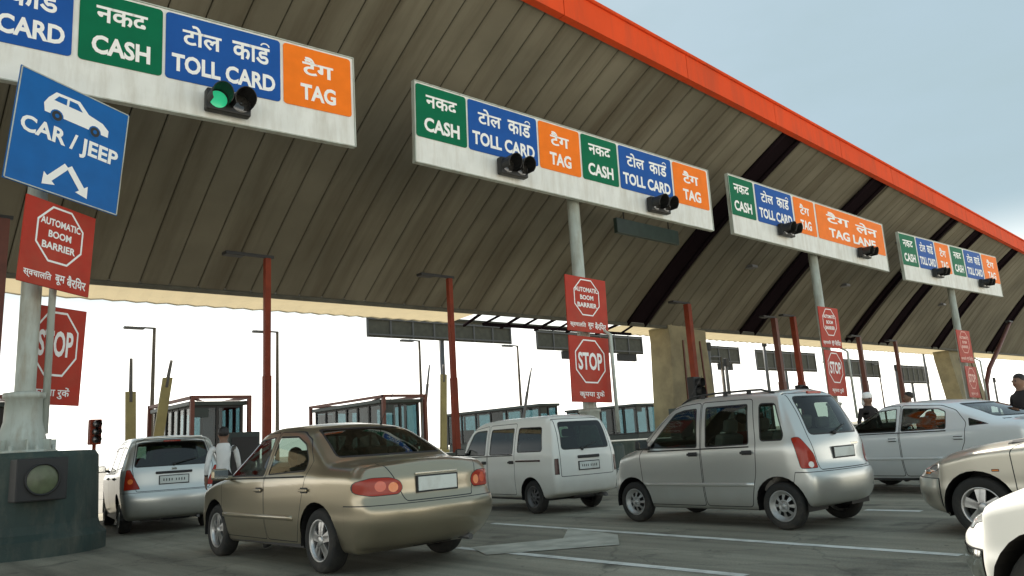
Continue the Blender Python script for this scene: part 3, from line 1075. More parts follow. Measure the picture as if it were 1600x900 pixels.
class Car:
    NX, NY, NZ = 116, 28, 28
    def __init__(self, sp):
        self.sp = sp
        self.xr0, self.xf0 = sp['top'][0][0], sp['top'][-1][0]
        self.shell()
    def hw(self, x, z):
        sp = self.sp
        W = interp(sp['W'], x)
        zb = interp(sp['belt'], x)
        if z > zb:
            d = z - zb
            W -= sp.get('shoulder', 0.035) * sstep(0, 0.07, d) + sp['tumble'] * max(0, d - 0.02) + sp.get('roofcurve', 0.05) * max(0, d / 0.6) ** 3
        else:
            d = zb - z
            W -= sp.get('tuck', 0.10) * (max(0, d - 0.22) / 0.55) ** 2
            W -= 0.012 * sin(min(1, d / 0.25) * pi) * 0
            cr = sp.get('crease')
            if cr:
                W += 0.010 * (sstep(cr + 0.02, cr - 0.02, z)) * sstep(0.2, 0.32, z) * sp.get('creaseamt', 1)
        return W
    def top(self, x, yn):
        sp = self.sp
        bw = sp.get('bow', 0.18)
        mid = sp.get('xmid', 0.0)
        s = 1 if x > mid else -1
        q = sstep(0, 0.5, abs(x - mid))
        xx = x + s * bw * yn * yn * q
        return interp(sp['top'], xx) - sp.get('crown', 0.045) * yn * yn
    def pos(self, u, yn, vz):
        """u 0..1 rear to front, yn -1..1 across, vz 0..1 up"""
        sp = self.sp
        x0 = self.xr0 + (self.xf0 - self.xr0) * u
        zb = interp(sp['bot'], x0)
        zt = self.top(x0, yn)
        z = zb + (zt - zb) * vz
        x = x0
        wr = (1 - sstep(0, 0.45, x0 - self.xr0))
        wf = (1 - sstep(0, 0.45, self.xf0 - x0))
        x += wr * (interp(sp['rear'], z) - self.xr0) + wf * (interp(sp['front'], z) - self.xf0)
        x += wr * sp.get('rbow', 0.16) * abs(yn) ** 2.6 - wf * sp.get('fbow', 0.28) * abs(yn) ** 2.4
        return V((x, yn * self.hw(x0, z), z))
    def shell(self):
        bm = bmesh.new()
        lay = bm.verts.layers.float_vector.new('nrm')
        NX, NY, NZ = self.NX, self.NY, self.NZ
        vd = {}
        def vert(i, j, k):
            key = (i, j, k)
            if key not in vd:
                vd[key] = bm.verts.new(self.pos(i / NX, -1 + 2 * j / NY, k / NZ))
            return vd[key]
        def quad(a, b, c, d):
            f = bm.faces.new((vert(*a), vert(*b), vert(*c), vert(*d)))
            f.smooth = True
        for i in range(NX):
            for k in range(NZ):
                quad((i, NY, k), (i, NY, k + 1), (i + 1, NY, k + 1), (i + 1, NY, k))
                quad((i, 0, k), (i + 1, 0, k), (i + 1, 0, k + 1), (i, 0, k + 1))
            for j in range(NY):
                quad((i, j, NZ), (i + 1, j, NZ), (i + 1, j + 1, NZ), (i, j + 1, NZ))
                quad((i, j, 0), (i, j + 1, 0), (i + 1, j + 1, 0), (i + 1, j, 0))
        for j in range(NY):
            for k in range(NZ):
                quad((0, j, k), (0, j, k + 1), (0, j + 1, k + 1), (0, j + 1, k))
                quad((NX, j, k), (NX, j + 1, k), (NX, j + 1, k + 1), (NX, j, k + 1))
        for _ in range(self.sp.get('smooth', 4)):
            new = {}
            for v in bm.verts:
                s = V()
                for e in v.link_edges:
                    s += e.other_vert(v).co
                new[v] = v.co * 0.45 + s / len(v.link_edges) * 0.55
            for v, c in new.items():
                v.co = c
        bmesh.ops.recalc_face_normals(bm, faces=bm.faces[:])
        bm.normal_update()
        for v in bm.verts:
            v[lay] = v.normal
        self.bm = bm
        self.bvh = BVHTree.FromBMesh(bm)
    # -- cutting
    def region(self, planes, faces=None, filt=None, bm=None):
        bm = bm or self.bm
        cand = [f for f in (faces if faces is not None else bm.faces) if f.is_valid]
        if filt:
            cand = [f for f in cand if filt(f)]
        for co, no in planes:
            cand = [f for f in cand if min((v.co - co).dot(no) for v in f.verts) < -1e-6]
        for co, no in planes:
            ins, cross = [], []
            for f in cand:
                ds = [(v.co - co).dot(no) for v in f.verts]
                if max(ds) <= 1e-6:
                    ins.append(f)
                elif min(ds) < -1e-6:
                    cross.append(f)
            if cross:
                geom = set(cross)
                for f in cross:
                    geom.update(f.edges)
                    geom.update(f.verts)
                r = bmesh.ops.bisect_plane(bm, geom=list(geom), dist=1e-6, plane_co=co, plane_no=no)
                fs = {g for g in r['geom'] if isinstance(g, bmesh.types.BMFace) and g.is_valid} | {f for f in cross if f.is_valid}
                for f in fs:
                    if (f.calc_center_median() - co).dot(no) < 0:
                        ins.append(f)
            cand = list(dict.fromkeys(ins))
        return cand
    @staticmethod
    def polyplanes(pts, d, shrink=0.0):
        c = sum(pts, V()) / len(pts)
        pl = []
        for a, b in zip(pts, pts[1:] + pts[:1]):
            n = (b - a).cross(d).normalized()
            if (c - a).dot(n) > 0:
                n = -n
            pl.append((a - n * shrink, n))
        return pl
    def view(self, kind, poly):
        """3-D points, view direction and face filter for a 2-D outline"""
        if kind in ('L', 'R'):
            s = 1 if kind == 'L' else -1
            return [V((p[0], 0, p[1])) for p in poly], V((0, 1, 0)), (lambda f: f.normal.y * s > 0.25)
        if kind == 'rear':
            return [V((0, p[0], p[1])) for p in poly], V((1, 0, 0)), (lambda f: f.normal.x < -0.18 and f.calc_center_median().x < self.sp.get('xmid', 0))
        if kind == 'front':
            return [V((0, p[0], p[1])) for p in poly], V((1, 0, 0)), (lambda f: f.normal.x > 0.18 and f.calc_center_median().x > self.sp.get('xmid', 0))
        if kind == 'top':
            return [V((p[0], p[1], 0)) for p in poly], V((0, 0, 1)), (lambda f: f.normal.z > 0.3)
        # diagonal views: ('diag', sx, sy) : horizontal axis runs across the corner
        _, ang = kind
        d = V((cos(ang), sin(ang), 0))
        h = V((-sin(ang), cos(ang), 0))
        return [h * p[0] + V((0, 0, p[1])) for p in poly], d, (lambda f: f.normal.dot(d) > 0.12)
    def panel(self, kind, poly, ring=0.0, ringmat=1, faces=None):
        pts, d, flt = self.view(kind, poly)
        fs = self.region(self.polyplanes(pts, d), faces=faces, filt=flt)
        if ring > 0:
            inner = self.region(self.polyplanes(pts, d, ring), faces=fs)
            si = set(inner)
            allf = self.region(self.polyplanes(pts, d, -1e-5), faces=[f for f in self.bm.faces if flt(f)]) if False else None
            # faces of the ring: those still valid inside the outer outline and not inside the inner one
            pl = self.polyplanes(pts, d)
            seen, stack = set(si), list(si)
            ringf = set()
            for f in list(si):
                pass
            def inside(f):
                c = f.calc_center_median()
                return all((c - co).dot(no) < 1e-6 for co, no in pl)
            frontier = list(si)
            while frontier:
                nf = []
                for f in frontier:
                    for e in f.edges:
                        for g in e.link_faces:
                            if g not in seen and inside(g) and flt(g):
                                seen.add(g)
                                ringf.add(g)
                                nf.append(g)
                frontier = nf
            for g in ringf:
                g.material_index = ringmat
            return inner
        return fs
    def take(self, faces, name, mats, parent, offset=0.0, thick=0.0, mi=0, label=None, split=None):
        """move these faces out of the shell into a mesh of their own"""
        bm = bmesh.new()
        lay = bm.verts.layers.float_vector.new('nrm')
        src = self.bm.verts.layers.float_vector['nrm']
        vm = {}
        for f in faces:
            if not f.is_valid:
                continue
            vs = []
            for v in f.verts:
                if v not in vm:
                    nv = bm.verts.new(v.co + V(v[src]).normalized() * offset)
                    nv[lay] = v[src]
                    vm[v] = nv
                vs.append(vm[v])
            try:
                nf = bm.faces.new(vs)
            except ValueError:
                continue
            nf.smooth = True
            nf.material_index = mi if mi is not None else f.material_index
            if split:
                nf.material_index = split(nf)
        bmesh.ops.delete(self.bm, geom=[f for f in faces if f.is_valid], context='FACES')
        o = self.finish(bm, name, mats, parent, thick)
        if label:
            o['label'] = label
        return o
    def finish(self, bm, name, mats, parent, thick=0.0):
        if thick > 0:
            be = [e for e in bm.edges if e.is_boundary]
            if be:
                lay = bm.verts.layers.float_vector['nrm']
                r = bmesh.ops.extrude_edge_only(bm, edges=be)
                nv = [g for g in r['geom'] if isinstance(g, bmesh.types.BMVert)]
                for v in nv:
                    v.co -= V(v[lay]).normalized() * thick
                for g in r['geom']:
                    if isinstance(g, bmesh.types.BMFace):
                        g.smooth = False
        lay = bm.verts.layers.float_vector['nrm']
        me = bpy.data.meshes.new(name)
        bm.verts.ensure_lookup_table()
        bm.normal_update()
        nr = []
        for v in bm.verts:
            n = V(v[lay])
            nr.append(n.normalized() if n.length > 0.1 else v.normal)
        bm.to_mesh(me)
        bm.free()
        if not thick:
            me.normals_split_custom_set_from_vertices(nr)
        for m in (mats if isinstance(mats, (list, tuple)) else [mats]):
            me.materials.append(m)
        return link(name, me, parent)
    def hit(self, kind, a, b):
        """point and normal on the original shell: side (x, z), rear/front (y, z), top (x, y)"""
        if kind == 'L':
            r = self.bvh.ray_cast(V((a, 3, b)), V((0, -1, 0)))
        elif kind == 'R':
            r = self.bvh.ray_cast(V((a, -3, b)), V((0, 1, 0)))
        elif kind == 'rear':
            r = self.bvh.ray_cast(V((-6, a, b)), V((1, 0, 0)))
        elif kind == 'front':
            r = self.bvh.ray_cast(V((6, a, b)), V((-1, 0, 0)))
        else:
            r = self.bvh.ray_cast(V((a, b, 5)), V((0, 0, -1)))
        return (r[0], r[1]) if r[0] is not None else (V((a, b, 0)), V((0, 0, 1)))

def circle(cx, cz, r, n=28):
    return [(cx + r * cos(2 * pi * k / n), cz + r * sin(2 * pi * k / n)) for k in range(n)]

def roundpoly(pts, r=0.04, n=3):
    """convex outline with its corners cut round"""
    out = []
    m = len(pts)
    for i in range(m):
        p, a, b = V((*pts[i], 0)), V((*pts[i - 1], 0)), V((*pts[(i + 1) % m], 0))
        da, db = (a - p), (b - p)
        rr = min(r, da.length * 0.4, db.length * 0.4)
        p0, p1 = p + da.normalized() * rr, p + db.normalized() * rr
        for k in range(n + 1):
            t = k / n
            q = p0 * (1 - t) ** 2 + p * 2 * t * (1 - t) + p1 * t ** 2
            out.append((q.x, q.y))
    return out

def make_wheel(root, x, y, r, wd, style, side):
    """wheel centre on the track line; side +1 left, -1 right"""
    w_ = bpy.data.objects.new('wheel', None)
    w_.empty_display_size = 0.2
    COL.objects.link(w_)
    w_.parent = root
    w_.location = (x, y, r)
    w_.rotation_euler = (0, 0, 0 if side > 0 else pi)
    b = B()
    rr = r * 0.64
    h = wd / 2
    b.lathe([(rr, -h * .8), (rr + .01, -h), (r * .86, -h), (r * .96, -h * .82), (r, -h * .5), (r, h * .5), (r * .96, h * .82), (r * .9, h * .97), (r * .885, h * .955), (r * .87, h * .985), (r * .80, h * 1.0), (rr + .01, h * .96), (rr, h * .8)], 40, axis='Y')
    b.build('tyre', MT['rubber'], w_)
    b = B()
    if style == 'alloy':
        b.lathe([(rr, -h * .8), (rr * .97, -h * .6), (rr * .9, 0), (rr * .9, h * .55), (rr * .97, h * .78), (rr, h * .86), (rr * 1.03, h * .9), (rr * 1.02, h * .95), (rr * .95, h * .86)], 40, axis='Y')
        for k in range(5):
            a0 = 2 * pi * k / 5 + 0.3
            for da in (-0.14, 0.14):
                c, s = cos(a0), sin(a0)
                p = [(rr * .14, -.030), (rr * .92, -.030 + da * rr * .9), (rr * .92, .030 + da * rr * .9), (rr * .14, .030)]
                q = [(c * u - s * v, s * u + c * v) for u, v in p]
                vs = [(u, h * .62 if i in (1, 2) else h * .78, v) for i, (u, v) in enumerate(q)] + [(u, h * .42, v) for u, v in q]
                b.poly_faces(vs, [(0, 1, 2, 3), (7, 6, 5, 4), (0, 4, 5, 1), (1, 5, 6, 2), (2, 6, 7, 3), (3, 7, 4, 0)])
        b.lathe([(rr * .24, h * .5), (rr * .24, h * .80), (rr * .17, h * .86), (0, h * .87)], 20, axis='Y')
        m = MT['alloy']
    else:
        b.lathe([(rr, -h * .8), (rr * .95, -h * .6), (rr * .9, 0), (rr * .9, h * .5), (rr * .95, h * .78), (rr, h * .86), (rr * 1.03, h * .9), (rr * 1.02, h * .96), (rr * .93, h * .82), (rr * .86, h * .40), (rr * .72, h * .30)], 40, axis='Y')
        # dished disc with round openings
        nh = 8
        ro, ri = rr * .74, rr * .42
        for k in range(nh):
            a0, a1 = 2 * pi * (k - .22) / nh, 2 * pi * (k + .22) / nh
            pts = []
            for a in (a0, (a0 + a1) / 2, a1):
                pts.append((ro * cos(a), h * .32, ro * sin(a)))
            for a in (a1, (a0 + a1) / 2, a0):
                pts.append((ri * cos(a), h * .60, ri * sin(a)))
            b.poly_faces(pts, [tuple(range(6))])
        b.lathe([(ri, h * .60), (rr * .30, h * .68), (rr * .26, h * .5), (rr * .18, h * .5), (rr * .16, h * .78), (0, h * .80)], 24, axis='Y')
        for k in range(4):
            a = pi / 4 + k * pi / 2
            b.lathe([(0.012, h * .5), (0.012, h * .76), (0, h * .78)], 6, axis='Y', o=(rr * .23 * cos(a), 0, rr * .23 * sin(a)))
        m = MT['steelwheel'] if style == 'steel' else MT['darkwheel']
    b.build('rim', m, w_, recalc=True)
    b = B()
    b.lathe([(rr * .88, h * .1), (rr * .88, -h * .1), (0, -h * .1)], 20, axis='Y')
    b.lathe([(rr * .6, h * .2), (rr * .6, h * .1)], 20, axis='Y')
    b.build('brake_drum', MT['black'], w_)
    return w_

def make_seat(root, x, y, wd, z0, m, headrest=True, name='seat'):
    b = B()
    b.box((x + 0.02, y, z0 + 0.10), (0.50, wd, 0.18), bev=0.05)
    b.box((x - 0.28, y, z0 + 0.42), (0.14, wd, 0.62), bev=0.05, tilt=('Y', -0.25))
    if headrest:
        b.box((x - 0.38, y, z0 + 0.82), (0.09, min(0.26, wd * .5), 0.17), bev=0.035, tilt=('Y', -0.2))
        for s in (-.05, .05):
            b.tube([(x - .36, y + s, z0 + .70), (x - .38, y + s, z0 + .80)], .007, 6)
    return b.build(name, m, root)

def build_car(sp, name, label, cat, x, y, head, paint, group=None, glass='carglass', trim=None, scale=1.0):
    c = Car(sp)
    root = thing(name, label, cat, (x, y, 0), head, group)
    root.scale = (scale,) * 3
    P = [paint, MT['dark'], MT['seal'], trim or MT['dark']]
    ra = sp['arch_r']
    wb = sp['wb'] / 2
    # wheel arches
    zc = sp['wheel_r'] + 0.01
    for sx in (wb, -wb):
        for k, s in (('L', 1), ('R', -1)):
            poly = circle(sx, zc, ra)
            fs = c.panel(k, poly, ring=0.0)
            bmesh.ops.delete(c.bm, geom=[f for f in fs if f.is_valid], context='FACES')
        # arch opening reaches down through the sill
        for s in (1, -1):
            pl = [(V((sx - ra, 0, 0)), V((-1, 0, 0))), (V((sx + ra, 0, 0)), V((1, 0, 0))), (V((0, 0, zc)), V((0, 0, 1))), (V((0, s * 0.5, 0)), V((0, -s, 0)))]
            fs = c.region(pl)
            bmesh.ops.delete(c.bm, geom=[f for f in fs if f.is_valid], context='FACES')
    # liners
    for sx in (wb, -wb):
        for s in (1, -1):
            b = B()
            yo = c.hw(sx, 0.6) - 0.03
            vs = []
            n = 16
            for k in range(n + 1):
                a = R(-12 + 204 * k / n)
                px, pz = sx + (ra + .002) * cos(a), zc + (ra + .002) * sin(a)
                vs += [(px, s * yo, pz), (px, s * (yo - 0.42), pz)]
            b.poly_faces(vs, [(2 * k, 2 * k + 1, 2 * k + 3, 2 * k + 2) for k in range(n)])
            cpts = [(sx + ra * cos(R(-12 + 204 * k / n)), s * (yo - .42), zc + ra * sin(R(-12 + 204 * k / n))) for k in range(n + 1)]
            b.poly_faces(cpts, [tuple(range(n + 1))])
            b.build('wheel_arch_liner', MT['black'], root)
    # lights cut before the panels
    for nm, kind, poly, mk, opt in sp.get('lights', []):
        for side in (1, -1):
            if kind == 'rear' or kind == 'front':
                pl = [(p[0] * side, p[1]) for p in poly]
                kd = kind
            elif kind in ('side',):
                pl = poly
                kd = 'L' if side > 0 else 'R'
            else:   # diagonal angle given for the left-hand lamp
                ang = kind
                kd = ('diag', ang if side > 0 else -ang)
                pl = [(p[0] * side, p[1]) for p in poly]
            fs = c.panel(kd, roundpoly(pl, opt.get('round', 0.03)), ring=0.006, ringmat=1)
            bulbs = opt.get('bulbs', [])
            sub = []
            for bx, bz, br, bm_ in bulbs:
                cp = circle(bx * (side if not kind == 'side' else 1), bz, br, 16)
                g = c.panel(kd, cp, faces=[f for f in fs if f.is_valid])
                sub.append((g, bm_))
                # the lens faces may have been divided
                pts, d, flt = c.view(kd, roundpoly(pl, opt.get('round', 0.03)))
                plns = c.polyplanes(pts, d, 0.006)
                gs = set(g)
                fs = [f for f in c.bm.faces if flt(f) and all((f.calc_center_median() - co).dot(no) < 1e-6 for co, no in plns)]
            mats = [MT[mk]] + [MT[bm_] for _, bm_ in sub]
            for f in fs:
                if f.is_valid:
                    f.material_index = 0
            for i, (g, _) in enumerate(sub):
                for f in g:
                    if f.is_valid:
                        f.material_index = i + 1
            if opt.get('keep'):
                continue
            c.take(fs, nm, mats, root, offset=0.003, mi=None)
    # glass
    for nm, kind, poly, rd in sp['glass']:
        kinds = ('L', 'R') if kind == 'side' else (kind,)
        for kd in kinds:
            if nm.startswith('door_') or nm == 'window':
                pass
    glassm = MT[glass]
    # windscreen and rear window
    for nm, kind, poly, rd in sp['glass']:
        if kind in ('rear', 'front'):
            fs = c.panel(kind, roundpoly(poly, rd), ring=0.018, ringmat=2)
            c.take(fs, nm, MT[sp.get('rearglass', glass)] if kind == 'rear' else glassm, root, offset=-0.002)
    # tailgate / boot lid and bumpers
    for nm, kind, poly, rd in sp.get('lids', []):
        fs = c.panel(kind, roundpoly(poly, rd), ring=0.010, ringmat=1)
        # keep lids in one mesh with their rubber-lined openings
        c.take(fs, nm, P, root, mi=None)
    for nm, planes, mk in sp.get('boxes', []):
        pl = [(V(co), V(no).normalized()) for co, no in planes]
        fs = c.region(pl)
        si = c.region([(co - no * 0.010, no) for co, no in pl], faces=fs)
        sset = set(si)
        rest = [f for f in c.bm.faces if f not in sset and all((f.calc_center_median() - co).dot(no) < 1e-6 for co, no in pl)]
        for f in rest:
            f.material_index = 1
        mm = list(P)
        if mk:
            mm[0] = MT[mk]
        c.take(si, nm, mm, root, mi=None, offset=0.006)
    # doors with their windows
    for poly in sp['doors']:
        for kd in ('L', 'R'):
            fs = c.panel(kd, roundpoly(poly, 0.05), ring=0.010, ringmat=1)
            dset = [f for f in fs if f.is_valid]
            c_door_planes = c.polyplanes(*c.view(kd, roundpoly(poly, 0.05))[:2], 0.010)
            wins = []
            for nm, kind, wp, rd in sp['glass']:
                if kind != 'side':
                    continue
                cx = sum(p[0] for p in wp) / len(wp)
                xs = [p[0] for p in poly]
                if not (min(xs) < cx < max(xs)):
                    continue
                g = c.panel(kd, roundpoly(wp, rd), ring=0.016, ringmat=2)
                wins.append(g)
            allw = set(f for g in wins for f in g)
            flt = c.view(kd, poly)[2]
            dfs = [f for f in c.bm.faces if f not in allw and flt(f) and all((f.calc_center_median() - co).dot(no) < 1e-6 for co, no in c_door_planes)]
            wobs = []
            door = c.take(dfs, 'door', P, root, mi=None)
            for g in wins:
                c.take(g, 'window', glassm, door, offset=-0.004)
            # handle
            s = 1 if kd == 'L' else -1
            hx = sum(sorted(p[0] for p in poly)[:2]) / 2 + sp.get('handle_dx', 0.13)
            hz_ = sp['handle_z']
            p0, n0 = c.hit(kd, hx, hz_)
            hb = B()
            hb.box((p0.x, p0.y + s * 0.018, p0.z), (0.17, 0.022, 0.03), bev=0.008)
            hb.box((p0.x, p0.y + s * 0.003, p0.z), (0.14, 0.006, 0.055), mi=1)
            hb.build('handle', [paint if sp.get('handle_paint') else MT['dark'], MT['dark']], door)
    # remaining side glass on the body
    for nm, kind, wp, rd in sp['glass']:
        if kind != 'side' or nm != 'quarter_window':
            continue
        for kd in ('L', 'R'):
            g = c.panel(kd, roundpoly(wp, rd), ring=0.016, ringmat=2)
            c.take(g, 'quarter_window', glassm, root, offset=-0.004)
    # waist rubber under the side glass, rear wiper, high brake lamp, aerial
    ys = [p[0] for nm, kind, wp, rd in sp['glass'] if kind == 'side' and nm == 'window' for p in wp]
    for kd, s in (('L', 1), ('R', -1)):
        sb = B()
        zz = min(p[1] for nm, kind, wp, rd in sp['glass'] if kind == 'side' and nm == 'window' for p in wp) - 0.022
        pts = [c.hit(kd, min(ys) + (max(ys) - min(ys)) * k / 12, zz + 0.012 * (1 - k / 12))[0] for k in range(13)]
        sb.tube([p + V((0, s * 0.002, 0)) for p in pts], 0.009, 6)
        sb.build('waist_seal', MT['seal'], root)
    if sp.get('wiper'):
        wy, wz, wl = sp['wiper']
        sb = B()
        pa = c.hit('rear', wy, wz)[0] + V((-0.02, 0, 0))
        pm = c.hit('rear', wy - wl * 0.55, wz + 0.06)[0] + V((-0.025, 0, 0))
        pe = c.hit('rear', wy - wl, wz + 0.10)[0] + V((-0.02, 0, 0))
        sb.tube([pa, pm, pe], [0.012, 0.009, 0.006], 6)
        sb.sphere(pa, 0.028, seg=10)
        sb.build('rear_wiper', MT['dark'], root)
    if sp.get('brake_lamp'):
        sb = B()
        p = c.hit('rear', 0, sp['brake_lamp'])[0]
        sb.box(p + V((-0.004, 0, 0)), (0.03, 0.30, 0.028), bev=0.006)
        sb.build('high_brake_lamp', MT['tail'], root)
    if sp.get('aerial'):
        ax, ay = sp['aerial']
        p = c.hit('top', ax, ay)[0]
        sb = B()
        sb.tube([p, p + V((-0.03, 0, 0.05)), p + V((-0.28, 0, 0.34))], [0.014, 0.006, 0.003], 6)
        sb.build('aerial', MT['dark'], root)
    if sp.get('badge'):
        for by, bz, bw_, bh_ in sp['badge']:
            p = c.hit('rear', by, bz)[0]
            sb = B()
            sb.box(p + V((-0.004, 0, 0)), (0.012, bw_, bh_), bev=0.003)
            sb.build('trim_strip', MT['chrome'], root)
    # rub strips, mouldings
    for nm, x0, x1, z, hgt, mk in sp.get('strips', []):
        for kd, s in (('L', 1), ('R', -1)):
            sb = B()
            n = 14
            vs = []
            for k in range(n + 1):
                xx = x0 + (x1 - x0) * k / n
                pa, _ = c.hit(kd, xx, z + hgt / 2)
                pb_, _ = c.hit(kd, xx, z - hgt / 2)
                vs += [(pa.x, pa.y - s * .002, pa.z), (pa.x, pa.y + s * .012, pa.z - hgt * .15), (pb_.x, pb_.y + s * .012, pb_.z + hgt * .15), (pb_.x, pb_.y - s * .002, pb_.z)]
            fs = [(4 * k + j, 4 * k + 4 + j, 4 * k + 5 + j, 4 * k + 1 + j) for k in range(n) for j in range(3)] + [(0, 1, 2, 3), (4 * n, 4 * n + 1, 4 * n + 2, 4 * n + 3)]
            sb.poly_faces(vs, fs, 0, True)
            sb.build(nm, paint if mk == 'paint' else MT[mk], root)
    body = c.finish(c.bm, 'body', P, root)
    # plates
    for kind, y0, z0, pw, ph in sp.get('plates', []):
        p0, n0 = c.hit(kind, y0, z0)
        s = -1 if kind == 'rear' else 1
        xs = [c.hit(kind, y0 + a, z0 + e)[0].x for a in (-pw / 2, pw / 2) for e in (-ph / 2, ph / 2)]
        xo = min(xs) if s < 0 else max(xs)
        pb = B()
        pb.box((xo + s * 0.012, y0, z0), (0.012, pw, ph), bev=0.004)
        pb.box((xo + s * 0.004, y0, z0), (0.02, pw + 0.03, ph + 0.03), mi=1)
        rp = random.Random(int(x * 100))
        plt = pb.build('number_plate', [MT['plate'], MT['dark']], root)
        if sp.get('platemarks', True):
            mb = B()
            yy = y0 - pw * 0.36
            for k in range(8):
                ww = pw * 0.06
                mb.box((xo + s * 0.0195, yy, z0), (0.002, ww * 0.55, ph * rp.uniform(.28, .38)))
                yy += pw * (0.10 if k != 3 else 0.16) * 0.95
            mb.build('plate_marks', MT['dark'], plt)
    # mirrors
    mx, mz = sp['mirror']
    for kd, s in (('L', 1), ('R', -1)):
        p0, _ = c.hit(kd, mx, mz)
        mb = B()
        mb.box((p0.x + .01, p0.y + s * 0.03, p0.z + .01), (0.08, 0.10, 0.05), mi=0, bev=0.015)
        mb.box((p0.x + 0.01, p0.y + s * 0.135, p0.z + 0.055), (0.085, 0.20, 0.135), bev=0.035)
        mr = mb.build('side_mirror', paint if sp.get('mirror_paint') else MT['dark'], root)
        gb = B()
        gb.box((p0.x - 0.036, p0.y + s * 0.135, p0.z + 0.055), (0.006, 0.165, 0.10))
        gb.build('mirror_glass', MT['chrome'], mr)
    # wheels
    wr = sp['wheel_r']
    for sx in (wb, -wb):
        for s in (1, -1):
            yy = min(c.hw(sx, wr + .25) - 0.03, sp['track']) - sp['tyre_w'] / 2
            make_wheel(root, sx, s * yy, wr, sp['tyre_w'], sp['wheel'], s)
    # underbody, exhaust
    ub = B()
    x0, x1 = c.xr0 + 0.45, c.xf0 - 0.35
    wu = interp(sp['W'], 0)
    ub.box(((x0 + x1) / 2, 0, 0.27), (x1 - x0, 0.95, 0.12))
    ub.box((0, 0, 0.27), (sp['wb'] - 2 * ra, wu * 2 - 0.16, 0.10))
    ub.box((-wb, 0, wr), (0.09, wu * 2 - 0.35, 0.09))
    ub.box((c.xr0 + 0.40, -0.1, 0.27), (0.24, 0.5, 0.12), bev=0.03)
    ub.build('underbody', MT['black'], root)
    ex = B()
    ex.tube([(c.xr0 + 0.6, -0.42, 0.26), (c.xr0 + 0.12, -0.45, 0.24)], 0.03, 10)
    ex.build('exhaust_pipe', MT['darkwheel'], root)
    # interior
    sm = MT[sp.get('seatm', 'seat')]
    zf = sp.get('floor', 0.36)
    for s in (1, -1):
        make_seat(root, sp['seat_x'][0], s * 0.36, 0.48, zf, sm)
    make_seat(root, sp['seat_x'][1], 0, 1.18, zf, sm, name='rear_seat')
    ib = B()
    for s in (.38, -.38):
        ib.box((sp['seat_x'][1] - 0.40, s, zf + 0.80), (0.08, 0.24, 0.14), bev=0.03)
    ib.box((0, 0, zf - 0.03), (sp['wb'] - 0.7, wu * 2 - 0.2, 0.04))
    ib.build('cabin_floor', sm, root)
    db = B()
    dx, dz = sp['dash']
    db.box((dx, 0, dz), (0.36, wu * 2 - 0.24, 0.22), bev=0.06)
    db.build('dashboard', MT['dark'], root)
    sw = B()
    cx, cz = dx - 0.34, dz + 0.04
    ringp = [V((cx - 0.06 * sin(a) * 1.0, -0.36 + 0.185 * cos(a), cz + 0.175 * sin(a))) for a in [2 * pi * k / 20 for k in range(21)]]
    sw.tube(ringp, 0.014, 6, caps=False)
    sw.tube([(cx, -0.36, cz), (dx - 0.12, -0.36, dz - .05)], 0.03, 8)
    sw.box((cx, -0.36, cz), (0.03, 0.34, 0.05))
    sw.build('steering_wheel', MT['dark'], root)
    if sp.get('parcel'):
        pb = B()
        a, z_, l_ = sp['parcel']
        pb.box((a, 0, z_), (l_, 1.22, 0.03))
        pb.build('parcel_shelf', MT['dark'], root)
    return c, root

